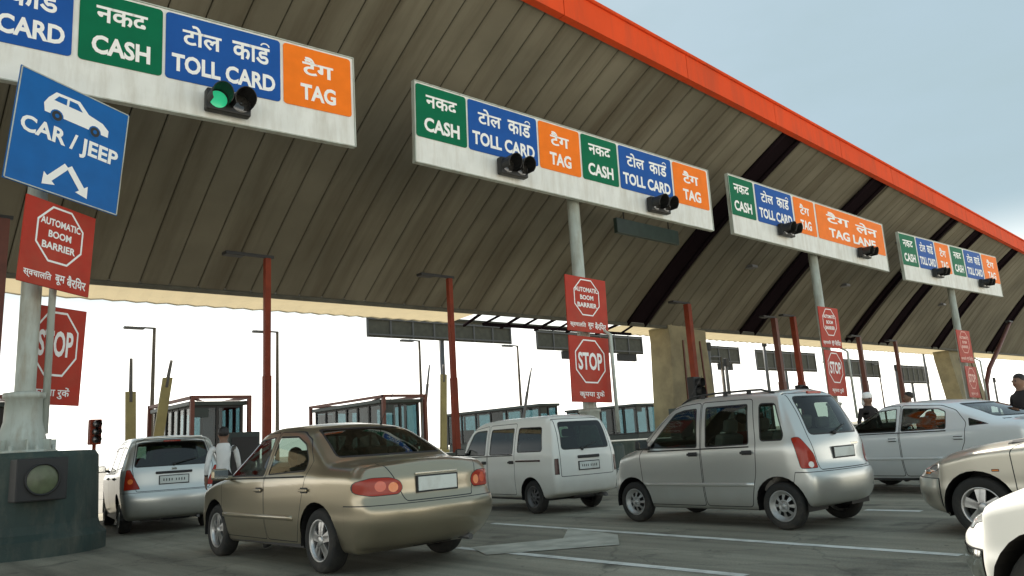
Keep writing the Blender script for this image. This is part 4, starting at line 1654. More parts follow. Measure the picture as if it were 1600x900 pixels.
# ---- gold sedan
MT['taildeep'] = mat('tail_lens_deep', (0.62, 0.06, 0.008), 0.2, coat=0.5)
S_sedan = dict(
    top=[(-2.26, 1.03), (-2.18, 1.05), (-1.80, 1.065), (-1.64, 1.08), (-1.33, 1.25), (-1.04, 1.40), (-0.84, 1.455), (-0.45, 1.495), (0.0, 1.50), (0.32, 1.475), (0.50, 1.425), (0.80, 1.21), (1.14, 0.985), (1.25, 0.955), (1.60, 0.90), (1.95, 0.80), (2.10, 0.70)],
    bot=[(-2.3, 0.27), (-1.9, 0.20), (1.8, 0.19), (2.2, 0.24)],
    rear=[(0.20, -2.08), (0.32, -2.22), (0.46, -2.32), (0.60, -2.335), (0.66, -2.31), (0.70, -2.26), (0.90, -2.255), (1.02, -2.20)],
    front=[(0.2, 2.08), (0.35, 2.20), (0.55, 2.20), (0.70, 2.12), (0.8, 2.0)],
    W=[(-2.3, 0.745), (-2.0, 0.80), (-1.3, 0.845), (0, 0.853), (1.3, 0.84), (1.8, 0.80), (2.15, 0.73)],
    belt=[(-2.3, 0.90), (-1.0, 0.94), (0.0, 0.915), (1.2, 0.87), (2.2, 0.72)],
    tumble=0.34, shoulder=0.03, roofcurve=0.05, tuck=0.11, bow=0.20, crown=0.035, rbow=0.17, fbow=0.34, xmid=0.0, crease=0.54,
    wb=2.60, wheel_r=0.312, arch_r=0.365, tyre_w=0.195, track=0.835, wheel='alloy',
    doors=[[(1.04, 0.27), (1.08, 0.86), (0.98, 0.955), (0.46, 1.385), (0.30, 1.415), (-0.13, 1.425), (-0.13, 0.27)],
           [(-0.14, 0.27), (-0.14, 1.425), (-0.70, 1.405), (-0.95, 1.31), (-1.20, 1.05), (-1.18, 0.80), (-0.90, 0.40), (-0.85, 0.27)]],
    glass=[('windscreen', 'front', [(-0.66, 1.0), (-0.54, 1.385), (0.54, 1.385), (0.66, 1.0)], 0.06),
           ('rear_window', 'rear', [(-0.65, 1.10), (-0.53, 1.42), (0.53, 1.42), (0.65, 1.10)], 0.06),
           ('window', 'side', [(0.93, 0.945), (0.42, 1.345), (-0.06, 1.375), (-0.10, 0.945)], 0.03),
           ('window', 'side', [(-0.19, 0.955), (-0.17, 1.375), (-0.62, 1.36), (-0.88, 1.27), (-1.06, 1.10), (-1.06, 0.985)], 0.04)],
    lids=[('boot_lid', 'rear', [(-0.395, 0.665), (-0.56, 1.04), (-0.53, 1.065), (0.53, 1.065), (0.56, 1.04), (0.395, 0.665)], 0.03)],
    lights=[('tail_light', 'rear', [(0.45, 0.735), (0.405, 0.79), (0.43, 0.86), (0.52, 0.90), (0.70, 0.905), (0.80, 0.87), (0.80, 0.76), (0.70, 0.73)], 'tail', dict(round=0.06, bulbs=[(0.50, 0.805, 0.046, 'tailorange'), (0.615, 0.82, 0.050, 'taildeep')])),
            ('headlight', 'front', [(0.42, 0.60), (0.42, 0.71), (0.72, 0.78), (0.74, 0.62)], 'headlens', dict(round=0.04))],
    boxes=[('rear_bumper', [((-1.80, 0, 0), (1, 0, 0)), ((0, 0, 0.655), (0, 0, 1))], None)],
    strips=[('side_moulding', -0.80, 1.0, 0.515, 0.055, 'paint')],
    plates=[('rear', 0.03, 0.815, 0.46, 0.13)], platemarks=False, rearglass='carglassdark', aerial=(-0.75, -0.3), badge=[(0.03, 0.915, 0.5, 0.018)],
    mirror=(0.84, 0.93), mirror_paint=True, handle_z=0.80, handle_dx=0.11, handle_paint=True,
    seat_x=(0.15, -0.75), dash=(0.86, 0.84), parcel=(-1.35, 0.99, 0.55), floor=0.30, seatm='seat')
gold = paint_mat('champagne_paint', (0.36, 0.315, 0.225), metal=0.8, rough=0.27, amt=0.25)
carA, rootA = build_car(S_sedan, 'sedan', 'champagne gold sedan seen from behind, its round tail lamps red, nearest car', 'car', 4.80, 8.92, 1.575, gold, glass='carglass', scale=1.05)

# ---- silver tall hatchback
S_hatch = dict(
    top=[(-1.62, 1.60), (-1.45, 1.625), (-1.0, 1.655), (-0.3, 1.665), (0.20, 1.64), (0.48, 1.565), (0.75, 1.37), (1.12, 1.06), (1.20, 1.01), (1.45, 0.945), (1.70, 0.86), (1.80, 0.76)],
    bot=[(-1.7, 0.30), (-1.3, 0.21), (1.4, 0.20), (1.8, 0.26)],
    rear=[(0.25, -1.62), (0.38, -1.71), (0.60, -1.725), (0.66, -1.71), (0.70, -1.66), (0.95, -1.64), (1.05, -1.62), (1.35, -1.50), (1.62, -1.36)],
    front=[(0.22, 1.72), (0.40, 1.84), (0.62, 1.84), (0.75, 1.79), (0.9, 1.7)],
    W=[(-1.7, 0.685), (-1.35, 0.72), (-0.8, 0.735), (0.5, 0.738), (1.2, 0.73), (1.6, 0.69), (1.85, 0.62)],
    belt=[(-1.7, 0.98), (0, 0.955), (1.0, 0.93), (1.85, 0.75)],
    tumble=0.15, shoulder=0.018, roofcurve=0.05, tuck=0.06, bow=0.12, crown=0.03, rbow=0.10, fbow=0.26, xmid=0.0, crease=0.55,
    wb=2.36, wheel_r=0.275, arch_r=0.335, tyre_w=0.155, track=0.72, wheel='steel',
    doors=[[(0.95, 0.25), (1.00, 0.92), (0.86, 1.07), (0.42, 1.50), (0.25, 1.55), (-0.08, 1.57), (-0.08, 0.25)],
           [(-0.09, 0.25), (-0.09, 1.57), (-0.88, 1.56), (-0.93, 1.0), (-0.90, 0.66), (-0.78, 0.25)]],
    glass=[('windscreen', 'front', [(-0.60, 1.06), (-0.53, 1.53), (0.53, 1.53), (0.60, 1.06)], 0.06),
           ('rear_window', 'rear', [(-0.535, 1.075), (-0.47, 1.55), (0.47, 1.55), (0.535, 1.075)], 0.07),
           ('window', 'side', [(0.83, 1.0), (0.36, 1.455), (0.22, 1.49), (-0.01, 1.50), (-0.03, 0.985)], 0.035),
           ('window', 'side', [(-0.16, 0.985), (-0.15, 1.505), (-0.81, 1.50), (-0.83, 1.0)], 0.035),
           ('quarter_window', 'side', [(-0.985, 1.03), (-0.965, 1.495), (-1.20, 1.485), (-1.31, 1.10), (-1.29, 1.03)], 0.05)],
    lids=[('tailgate', 'rear', [(-0.52, 0.675), (-0.57, 1.06), (-0.51, 1.59), (0.51, 1.59), (0.57, 1.06), (0.52, 0.675)], 0.03)],
    lights=[('tail_light', R(180 - 40), [(0.42, 0.70), (0.37, 1.06), (0.45, 1.07), (0.60, 0.86), (0.63, 0.70)], 'tail', dict(round=0.03, bulbs=[(0.54, 0.745, 0.035, 'tailwhite')])),
            ('headlight', 'front', [(0.40, 0.64), (0.42, 0.80), (0.62, 0.86), (0.64, 0.66)], 'headlens', dict(round=0.04))],
    boxes=[('rear_bumper', [((-1.30, 0, 0), (1, 0, 0)), ((0, 0, 0.665), (0, 0, 1)), ((-1.40, 0, 0.62), (0.9, 0, 0.25))], None)],
    plates=[('rear', 0, 0.86, 0.44, 0.11)], platemarks=False, wiper=(0.10, 1.09, 0.34), brake_lamp=1.59, aerial=(0.25, 0.45), strips=[('side_moulding', -0.85, 0.92, 0.52, 0.05, 'paint')], badge=[(-0.3, 0.95, 0.16, 0.025)],
    mirror=(0.82, 1.0), handle_z=0.905, handle_dx=0.12,
    seat_x=(0.05, -0.80), dash=(0.86, 0.90), floor=0.42, seatm='seatlight')
silver = paint_mat('silver_paint', (0.58, 0.60, 0.575), metal=0.7, rough=0.3, amt=0.25)
carB, rootB = build_car(S_hatch, 'hatchback', 'tall silver hatchback with black roof rails, second car from the left in the front row', 'car', 9.32, 6.0, 1.50, silver, glass='carglass')
for s in (1, -1):
    b = B()
    pts = []
    for k in range(9):
        xx = -1.15 + 1.45 * k / 8
        p, _ = carB.hit('top', xx, s * 0.52)
        pts.append((xx, s * 0.52, p.z + (0.045 if 0 < k < 8 else 0.0)))
    b.tube(pts, 0.014, 8)
    for k in (2, 4, 6):
        b.box((pts[k][0], pts[k][1], pts[k][2] - 0.02), (0.06, 0.02, 0.05))
    b.build('roof_rail', MT['dark'], rootB)

# ---- white microvan
S_van = dict(
    top=[(-1.64, 1.56), (-1.5, 1.60), (-1.0, 1.635), (0.3, 1.64), (0.80, 1.615), (1.02, 1.55), (1.22, 1.38), (1.48, 1.02), (1.56, 0.93), (1.60, 0.86)],
    bot=[(-1.7, 0.34), (-1.3, 0.25), (1.4, 0.24), (1.6, 0.3)],
    rear=[(0.30, -1.62), (0.50, -1.66), (0.95, -1.65), (1.30, -1.58), (1.58, -1.46)],
    front=[(0.25, 1.56), (0.5, 1.63), (0.8, 1.63), (0.95, 1.58)],
    W=[(-1.7, 0.675), (-1.3, 0.70), (1.2, 0.705), (1.45, 0.68), (1.65, 0.62)],
    belt=[(-1.7, 0.98), (1.6, 0.95)],
    tumble=0.15, shoulder=0.01, roofcurve=0.05, tuck=0.04, bow=0.08, crown=0.03, rbow=0.08, fbow=0.16, xmid=0.0, crease=0.72,
    wb=1.84, wheel_r=0.275, arch_r=0.325, tyre_w=0.155, track=0.69, wheel='dark',
    doors=[[(1.22, 0.55), (1.34, 0.95), (1.04, 1.47), (0.45, 1.53), (0.43, 0.30), (0.56, 0.30)],
           [(0.42, 0.30), (0.42, 1.53), (-0.46, 1.53), (-0.46, 0.30)]],
    glass=[('windscreen', 'front', [(-0.60, 1.0), (-0.53, 1.47), (0.53, 1.47), (0.60, 1.0)], 0.06),
           ('rear_window', 'rear', [(-0.52, 1.03), (-0.47, 1.50), (0.47, 1.50), (0.52, 1.03)], 0.07),
           ('window', 'side', [(1.22, 1.0), (0.98, 1.40), (0.86, 1.445), (0.51, 1.455), (0.50, 0.99)], 0.04),
           ('window', 'side', [(0.36, 0.99), (0.36, 1.455), (-0.40, 1.45), (-0.40, 0.99)], 0.05),
           ('quarter_window', 'side', [(-0.53, 1.02), (-0.53, 1.45), (-1.22, 1.435), (-1.28, 1.02)], 0.06)],
    lids=[('tailgate', 'rear', [(-0.565, 0.60), (-0.565, 1.0), (-0.52, 1.55), (0.52, 1.55), (0.565, 1.0), (0.565, 0.60)], 0.03)],
    lights=[('tail_light', 'rear', [(0.59, 0.64), (0.59, 0.90), (0.66, 0.90), (0.67, 0.64)], 'darklens', dict(round=0.01)),
            ('headlight', 'front', [(0.35, 0.62), (0.35, 0.78), (0.56, 0.80), (0.58, 0.62)], 'headlens', dict(round=0.04))],
    boxes=[],
    strips=[('door_rail', -1.22, -0.50, 0.875, 0.03, 'darklens')],
    plates=[('rear', 0.0, 0.76, 0.42, 0.12)], wiper=(0.12, 1.035, 0.34),
    mirror=(1.18, 1.02), handle_z=0.86, handle_dx=0.10,
    seat_x=(0.85, -0.25), dash=(1.30, 0.90), floor=0.52, seatm='seat')
MT['darklens'] = mat('dark_red_lens', (0.05, 0.012, 0.010), 0.25)
vanw = paint_mat('white_paint', (0.74, 0.745, 0.69), metal=0.0, rough=0.35, coat=0.4, amt=0.35)
carC, rootC = build_car(S_van, 'microvan', 'small boxy white van between the gold sedan and the silver hatchback', 'van', 9.90, 10.60, 1.44, vanw, glass='carglassdark')
b = B()
p, _ = carC.hit('rear', 0, 0.92)
b.box((p.x - 0.01, 0.0, 0.905), (0.03, 0.46, 0.05), bev=0.01)
b.build('tailgate_handle', MT['dark'], rootC)

# ---- silver people carrier at the left
S_mpv = dict(
    top=[(-2.22, 1.62), (-2.05, 1.68), (-1.6, 1.735), (-0.6, 1.76), (0.2, 1.745), (0.50, 1.69), (0.85, 1.46), (1.35, 1.14), (1.45, 1.09), (1.85, 1.0), (2.12, 0.86), (2.22, 0.76)],
    bot=[(-2.3, 0.32), (-1.9, 0.24), (1.9, 0.22), (2.2, 0.3)],
    rear=[(0.26, -2.20), (0.40, -2.30), (0.62, -2.33), (0.72, -2.30), (0.76, -2.25), (1.15, -2.20), (1.40, -2.06), (1.68, -1.86)],
    front=[(0.25, 2.12), (0.45, 2.26), (0.7, 2.24), (0.9, 2.1)],
    W=[(-2.3, 0.81), (-1.9, 0.855), (0, 0.88), (1.4, 0.87), (1.9, 0.81), (2.2, 0.74)],
    belt=[(-2.3, 1.12), (0, 1.05), (1.3, 0.98), (2.2, 0.78)],
    tumble=0.24, shoulder=0.02, roofcurve=0.04, tuck=0.08, bow=0.14, crown=0.03, rbow=0.13, fbow=0.3, xmid=0.0,
    wb=2.75, wheel_r=0.325, arch_r=0.385, tyre_w=0.205, track=0.86, wheel='alloy',
    doors=[[(1.15, 0.28), (1.20, 0.98), (1.05, 1.14), (0.48, 1.60), (0.22, 1.63), (0.0, 1.635), (0.0, 0.28)],
           [(-0.01, 0.28), (-0.01, 1.635), (-1.05, 1.635), (-1.06, 0.90), (-0.88, 0.28)]],
    glass=[('windscreen', 'front', [(-0.66, 1.15), (-0.56, 1.61), (0.56, 1.61), (0.66, 1.15)], 0.06),
           ('rear_window', 'rear', [(-0.66, 1.17), (-0.575, 1.62), (0.575, 1.62), (0.66, 1.17)], 0.06),
           ('window', 'side', [(1.02, 1.10), (0.42, 1.55), (0.08, 1.575), (0.06, 1.09)], 0.03),
           ('window', 'side', [(-0.08, 1.10), (-0.08, 1.575), (-0.98, 1.57), (-1.0, 1.12)], 0.04),
           ('quarter_window', 'side', [(-1.13, 1.14), (-1.13, 1.565), (-1.70, 1.54), (-1.88, 1.18)], 0.05)],
    lids=[('tailgate', 'rear', [(-0.62, 0.745), (-0.69, 1.16), (-0.60, 1.66), (0.60, 1.66), (0.69, 1.16), (0.62, 0.745)], 0.03)],
    lights=[('tail_light', R(180 - 32), [(0.42, 0.78), (0.44, 1.14), (0.51, 1.14), (0.70, 0.79)], 'tail', dict(round=0.02, bulbs=[(0.53, 0.93, 0.045, 'tailorange')])),
            ('headlight', 'front', [(0.42, 0.70), (0.42, 0.84), (0.72, 0.92), (0.74, 0.72)], 'headlens', dict(round=0.04))],
    boxes=[('rear_bumper', [((-1.85, 0, 0), (1, 0, 0)), ((0, 0, 0.735), (0, 0, 1))], None)],
    plates=[('rear', 0, 0.93, 0.48, 0.13)], wiper=(0.0, 1.20, 0.42), brake_lamp=1.63, badge=[(0.0, 1.12, 0.09, 0.04)],
    mirror=(0.98, 1.12), handle_z=0.98, handle_dx=0.12,
    seat_x=(0.3, -0.65), dash=(1.15, 1.0), floor=0.45, seatm='seat')
silver2 = paint_mat('silver_paint_dusty', (0.60, 0.61, 0.575), metal=0.7, rough=0.3, amt=0.35)
carD, rootD = build_car(S_mpv, 'people_carrier', 'silver people carrier seen from behind beside the painted concrete island', 'car', 5.28, 17.0, 1.40, silver2, glass='carglassdark')
make_seat(rootD, -1.5, 0, 1.1, 0.5, MT['seat'], name='rear_seat')
b = B()
p, _ = carD.hit('rear', 0, 1.07)
b.box((p.x - 0.012, 0.0, 1.06), (0.035, 0.62, 0.045), bev=0.012)
b.build('tailgate_trim', MT['dark'], rootD)
b = B()
b.box((-1.98, 0, 1.69), (0.16, 1.0, 0.03), bev=0.01)
b.build('spoiler', silver2, rootD)

# ---- pale sedan behind the hatchback
S_sedan2 = dict(
    top=[(-2.36, 1.07), (-2.25, 1.10), (-1.95, 1.115), (-1.80, 1.13), (-1.45, 1.27), (-1.05, 1.40), (-0.75, 1.445), (-0.30, 1.475), (0.1, 1.47), (0.42, 1.43), (0.80, 1.23), (1.25, 1.0), (1.36, 0.96), (1.75, 0.90), (2.10, 0.80), (2.24, 0.70)],
    bot=[(-2.4, 0.29), (-2.0, 0.21), (1.9, 0.20), (2.3, 0.26)],
    rear=[(0.22, -2.26), (0.40, -2.40), (0.64, -2.42), (0.72, -2.39), (0.78, -2.35), (1.0, -2.33), (1.10, -2.28)],
    front=[(0.22, 2.18), (0.4, 2.32), (0.6, 2.31), (0.75, 2.22), (0.85, 2.1)],
    W=[(-2.4, 0.79), (-2.0, 0.85), (-1.3, 0.895), (0, 0.905), (1.3, 0.89), (1.9, 0.84), (2.25, 0.76)],
    belt=[(-2.4, 0.98), (-1.0, 0.985), (0, 0.95), (1.3, 0.90), (2.3, 0.74)],
    tumble=0.36, shoulder=0.03, roofcurve=0.05, tuck=0.10, bow=0.20, crown=0.035, rbow=0.18, fbow=0.34, xmid=0.0, crease=0.60,
    wb=2.72, wheel_r=0.32, arch_r=0.375, tyre_w=0.205, track=0.88, wheel='alloy',
    doors=[[(1.10, 0.28), (1.14, 0.90), (1.02, 1.0), (0.42, 1.385), (0.10, 1.41), (-0.10, 1.41), (-0.10, 0.28)],
           [(-0.11, 0.28), (-0.11, 1.41), (-0.80, 1.37), (-1.05, 1.28), (-1.22, 1.08), (-1.18, 0.8), (-0.90, 0.28)]],
    glass=[('windscreen', 'front', [(-0.68, 1.04), (-0.55, 1.39), (0.55, 1.39), (0.68, 1.04)], 0.06),
           ('rear_window', 'rear', [(-0.66, 1.15), (-0.54, 1.38), (0.54, 1.38), (0.66, 1.15)], 0.06),
           ('window', 'side', [(0.98, 0.985), (0.38, 1.335), (-0.03, 1.36), (-0.05, 0.985)], 0.03),
           ('window', 'side', [(-0.13, 0.99), (-0.13, 1.36), (-0.76, 1.32), (-0.88, 1.27), (-0.90, 1.0)], 0.03),
           ('quarter_window', 'side', [(-1.26, 1.03), (-1.24, 1.14), (-1.25, 1.15), (-1.55, 1.05)], 0.01)],
    lids=[('boot_lid', 'rear', [(-0.50, 0.79), (-0.66, 1.04), (-0.67, 1.12), (0.67, 1.12), (0.66, 1.04), (0.50, 0.79)], 0.03)],
    lights=[('tail_light', R(180 - 35), [(0.60, 0.84), (0.62, 1.02), (0.92, 1.0), (0.92, 0.86)], 'tail', dict(round=0.03)),
            ('headlight', 'front', [(0.42, 0.62), (0.42, 0.73), (0.76, 0.80), (0.78, 0.64)], 'headlens', dict(round=0.04))],
    boxes=[('rear_bumper', [((-1.88, 0, 0), (1, 0, 0)), ((0, 0, 0.735), (0, 0, 1))], None)],
    strips=[('side_moulding', -0.85, 1.05, 0.56, 0.045, 'paint')],
    plates=[('rear', 0, 0.93, 0.48, 0.12)],
    mirror=(0.92, 0.98), mirror_paint=True, handle_z=0.86, handle_dx=0.12, handle_paint=True,
    seat_x=(0.15, -0.78), dash=(0.95, 0.88), parcel=(-1.5, 1.06, 0.55), floor=0.30, seatm='seatlight')
pearl = paint_mat('pearl_white_paint', (0.78, 0.82, 0.82), metal=0.2, rough=0.28, amt=0.15)
carE, rootE = build_car(S_sedan2, 'sedan', 'pale bluish white sedan standing behind the silver hatchback', 'car', 14.0, 5.15, 1.34, pearl, glass='glassbright')

# ---- silver beige saloon at the right edge, only its front half in view
S_sedan3 = dict(S_sedan)
S_sedan3 = dict(
    top=[(-2.10, 0.98), (-2.0, 1.00), (-1.6, 1.02), (-1.45, 1.04), (-0.95, 1.31), (-0.70, 1.375), (-0.3, 1.395), (0.1, 1.385), (0.20, 1.35), (0.50, 1.14), (0.84, 0.96), (0.95, 0.935), (1.45, 0.865), (1.80, 0.77), (1.96, 0.66)],
    bot=[(-2.2, 0.27), (-1.8, 0.20), (1.7, 0.19), (2.0, 0.24)],
    rear=[(0.2, -2.02), (0.36, -2.14), (0.6, -2.15), (0.9, -2.10), (1.0, -2.04)],
    front=[(0.2, 1.92), (0.30, 2.02), (0.42, 2.05), (0.56, 2.04), (0.60, 1.99), (0.72, 1.93)],
    W=[(-2.1, 0.74), (-1.3, 0.825), (0, 0.835), (1.2, 0.825), (1.6, 0.79), (2.0, 0.70)],
    belt=[(-2.1, 0.88), (0, 0.89), (1.1, 0.84), (2.0, 0.66)],
    tumble=0.34, shoulder=0.03, roofcurve=0.05, tuck=0.09, bow=0.2, crown=0.04, rbow=0.16, fbow=0.34, xmid=0.0, crease=0.5,
    wb=2.44, wheel_r=0.295, arch_r=0.345, tyre_w=0.185, track=0.815, wheel='alloy',
    doors=[[(0.86, 0.27), (0.88, 0.84), (0.72, 0.95), (0.18, 1.29), (0.05, 1.32), (-0.12, 1.32), (-0.12, 0.27)],
           [(-0.13, 0.27), (-0.13, 1.32), (-0.70, 1.29), (-1.10, 0.98), (-1.05, 0.8), (-0.85, 0.27)]],
    glass=[('windscreen', 'front', [(-0.62, 0.97), (-0.52, 1.30), (0.52, 1.30), (0.62, 0.97)], 0.06),
           ('rear_window', 'rear', [(-0.6, 1.06), (-0.5, 1.30), (0.5, 1.30), (0.6, 1.06)], 0.06),
           ('window', 'side', [(0.64, 0.92), (0.16, 1.25), (-0.05, 1.27), (-0.07, 0.90)], 0.03),
           ('window', 'side', [(-0.18, 0.91), (-0.17, 1.27), (-0.62, 1.245), (-0.97, 0.99), (-0.97, 0.93)], 0.03)],
    lids=[],
    lights=[('headlight', 'front', [(0.36, 0.615), (0.36, 0.69), (0.60, 0.735), (0.62, 0.62)], 'headlens', dict(round=0.02)),
            ('indicator', R(40), [(-0.80, 0.60), (-0.80, 0.695), (-0.66, 0.72), (-0.62, 0.60)], 'amber', dict(round=0.02)),
            ('tail_light', 'rear', [(0.45, 0.72), (0.45, 0.86), (0.72, 0.88), (0.72, 0.72)], 'tail', dict(round=0.03)),
            ('side_marker', 'side', [(0.99, 0.64), (0.99, 0.665), (1.06, 0.665), (1.06, 0.64)], 'amber', dict(round=0.005))],
    boxes=[('front_bumper', [((1.58, 0, 0), (-1, 0, 0)), ((0, 0, 0.575), (0, 0, 1))], None)],
    plates=[('front', 0, 0.42, 0.46, 0.11)],
    mirror=(0.56, 0.90), mirror_paint=True, handle_z=0.78, handle_dx=0.12, handle_paint=True,
    seat_x=(0.1, -0.72), dash=(0.76, 0.82), floor=0.28, seatm='seat')
beige = paint_mat('silver_beige_paint', (0.58, 0.555, 0.475), metal=0.7, rough=0.3, amt=0.2)
carF, rootF = build_car(S_sedan3, 'sedan', 'silver beige sedan entering at the right edge with amber corner lamp', 'car', 9.32, 1.50, 1.50, beige)

# ---- white saloon in the lower right corner
S_sedan4 = dict(S_sedan3)
S_sedan4['boxes'] = [('front_bumper', [((1.60, 0, 0), (-1, 0, 0)), ((0, 0, 0.52), (0, 0, 1)), ((0, 0, 0.36), (0, 0, -1))], 'chrome')]
S_sedan4['lights'] = [('headlight', R(48), [(-1.14, 0.585), (-1.12, 0.70), (-0.92, 0.74), (-0.88, 0.60)], 'headlens', dict(round=0.02)),
                      ('tail_light', 'rear', [(0.45, 0.72), (0.45, 0.86), (0.72, 0.88), (0.72, 0.72)], 'tail', dict(round=0.03))]
whitep = paint_mat('bright_white_paint', (0.80, 0.80, 0.76), metal=0.0, rough=0.3, coat=0.5, amt=0.06)
carG, rootG = build_car(S_sedan4, 'sedan', 'bright white sedan cut off by the lower right corner, sunlit bonnet', 'car', 4.71, -0.29, 1.25, whitep)

# ------------------------------------------------------------------ people
def skin_mesh(nodes, edges, root_i=0, sub=1):
    """nodes: (x, y, z, rx[, ry]); returns mesh data grown around the skeleton"""
    me = bpy.data.meshes.new('sk')
    me.from_pydata([n[:3] for n in nodes], edges, [])
    ob = bpy.data.objects.new('sk', me)
    COL.objects.link(ob)
    md = ob.modifiers.new('s', 'SKIN')
    for i, n in enumerate(nodes):
        sv = me.skin_vertices[0].data[i]
        sv.radius = (n[3], n[4] if len(n) > 4 else n[3])
        sv.use_root = (i == root_i)
    md.use_smooth_shade = True
    ms = ob.modifiers.new('u', 'SUBSURF')
    ms.levels = sub
    ms.render_levels = sub
    dg = bpy.context.evaluated_depsgraph_get()
    out = bpy.data.meshes.new_from_object(ob.evaluated_get(dg))
    bpy.data.objects.remove(ob)
    bpy.data.meshes.remove(me)
    return out

def person(label, loc, rz, top, trousers, pose='stand', scale=1.0, hat=None, group='people around the booths', parentless=True, hold=None):
    """facing +x; pose stand, walk or sit (sit: origin at the seat)"""
    root = thing('person', label, 'person', loc, rz, group=group)
    root.scale = (scale, scale, scale)
    nodes, edges = [], []
    def nd(*a):
        nodes.append(a)
        return len(nodes) - 1
    def ch(*ix):
        for a, b_ in zip(ix, ix[1:]):
            edges.append((a, b_))
    sit = pose == 'sit'
    hz_ = 0.10 if sit else 0.93
    pel = nd(0, 0, hz_, 0.15, 0.11)
    waist = nd(0.0, 0, hz_ + 0.17, 0.135, 0.10)
    chest = nd(0.0, 0, hz_ + 0.36, 0.165, 0.12)
    shl = nd(-0.01, 0, hz_ + 0.49, 0.13, 0.085)
    neck = nd(0.0, 0, hz_ + 0.575, 0.055, 0.055)
    h0 = nd(0.02, 0, hz_ + 0.64, 0.072, 0.078)
    h1 = nd(0.025, 0, hz_ + 0.71, 0.082, 0.098)
    h2 = nd(0.015, 0, hz_ + 0.775, 0.066, 0.082)
    nose = nd(0.118, 0, hz_ + 0.69, 0.013, 0.012)
    ch(pel, waist, chest, shl, neck, h0, h1, h2)
    ch(h1, nose)
    for s in (1, -1):
        ear = nd(0.01, s * 0.088, hz_ + 0.695, 0.013, 0.02)
        ch(h1, ear)
        if sit:
            k = nd(0.44, s * 0.13, hz_ - 0.0, 0.075)
            hp = nd(0.12, s * 0.10, hz_ - 0.0, 0.09)
            an = nd(0.50, s * 0.12, hz_ - 0.38, 0.045)
            ft = nd(0.64, s * 0.13, hz_ - 0.42, 0.04, 0.03)
        else:
            st = (0.18 * s if pose == 'walk' else 0.02 * s)
            hp = nd(0.0, s * 0.095, hz_ - 0.10, 0.092)
            k = nd(0.02 + st * 0.6, s * 0.10, 0.50, 0.065)
            an = nd(-0.01 + st, s * 0.10, 0.10, 0.042)
            ft = nd(0.14 + st, s * 0.11, 0.035, 0.042, 0.03)
        ch(pel, hp, k, an, ft)
        sh = nd(-0.01, s * 0.19, hz_ + 0.46, 0.058)
        if sit:
            el = nd(0.10, s * 0.25, hz_ + 0.20, 0.042)
            wr_ = nd(0.34, s * 0.17, hz_ + 0.24, 0.028)
            d = V((1, -0.1 * s, 0.1)).normalized()
        elif pose == 'walk':
            el = nd(-0.02 - .08 * s, s * 0.25, hz_ + 0.19, 0.042)
            wr_ = nd(0.10 - .12 * s, s * 0.26, hz_ - 0.03, 0.028)
            d = V((0.35, 0, -0.9)).normalized()
        else:
            el = nd(-0.04, s * 0.27, hz_ + 0.20, 0.044)
            wr_ = nd(0.10, s * 0.25, hz_ - 0.01, 0.029)
            d = V((0.45, -0.1 * s, -0.85)).normalized()
        ch(shl, sh, el, wr_)
        wp = V(nodes[wr_][:3])
        pm = wp + d * 0.065
        pmi = nd(*pm, 0.030, 0.019)
        ch(wr_, pmi)
        side = V((0, 1, 0)).cross(d).normalized()
        for q, ln in ((-0.027, 0.062), (-0.009, 0.072), (0.009, 0.068), (0.027, 0.052)):
            a = pm + d * 0.032 + side * q
            m_ = a + d * ln * 0.55
            e_ = m_ + (d * 0.7 + V((0, -s, 0)) * 0.5).normalized() * ln * 0.5
            ai, mi_, ei = nd(*a, 0.0095), nd(*m_, 0.009), nd(*e_, 0.0075)
            ch(pmi, ai, mi_, ei)
        a = wp + d * 0.03 + side * 0.035
        e_ = a + (side * 0.7 + d).normalized() * 0.05
        ai, ei = nd(*a, 0.012), nd(*e_, 0.009)
        ch(wr_, ai, ei)
    me = skin_mesh(nodes, edges, 0, 1)
    me.name = 'person_body'
    for m_ in (MT['skin'], top, trousers, MT['dark']):
        me.materials.append(m_)
    for p in me.polygons:
        c = p.center
        p.use_smooth = True
        r = (c.x ** 2 + c.y ** 2) ** 0.5
        if c.z > hz_ + 0.555 and abs(c.y) < 0.13:
            p.material_index = 0
        elif sit and c.x > 0.30 and c.z > hz_ + 0.10:
            p.material_index = 0
        elif not sit and abs(c.y) > 0.17 and c.z < hz_ + 0.04 and c.z > 0.5:
            p.material_index = 0
        elif c.z > hz_ + (0.06 if not sit else 0.07):
            p.material_index = 1
        elif (not sit and c.z < 0.075) or (sit and c.z < hz_ - 0.36):
            p.material_index = 3
        else:
            p.material_index = 2
    body = link('body', me, root)
    b = B()
    zc = hz_ + 0.715
    for s in (1, -1):
        b.sphere((0.105, s * 0.033, zc - 0.005), 0.013, seg=8)
    b.build('eyes', MT['black'], body)
    b = B()
    b.box((0.108, 0, zc - 0.065), (0.012, 0.045, 0.010), bev=0.003)
    b.build('mouth', MT['redsteel'], body)
    if hat == 'cloth' or hat == 'cap':
        b = B()
        m_ = top if hat == 'cap' else MT['letter']
        b.lathe([(0.100, zc + 0.00), (0.108, zc + 0.04), (0.100, zc + 0.09), (0.06, zc + 0.125), (0, zc + 0.135)], 18, o=(0.012, 0, 0))
        if hat == 'cap':
            b.box((0.12, 0, zc + 0.03), (0.10, 0.13, 0.012), bev=0.004)
        else:
            b.tube([(-0.09, 0, zc + .02), (-0.12, 0, zc - 0.12), (-0.10, 0.02, zc - 0.22)], [0.05, 0.05, 0.02], 8)
        b.build('cap' if hat == 'cap' else 'head_cloth', MT['letter'], root)
    b = B()
    b.sphere((-0.008, 0, zc + 0.022), 0.098, seg=18, scale=(1.02, 0.93, 0.98))
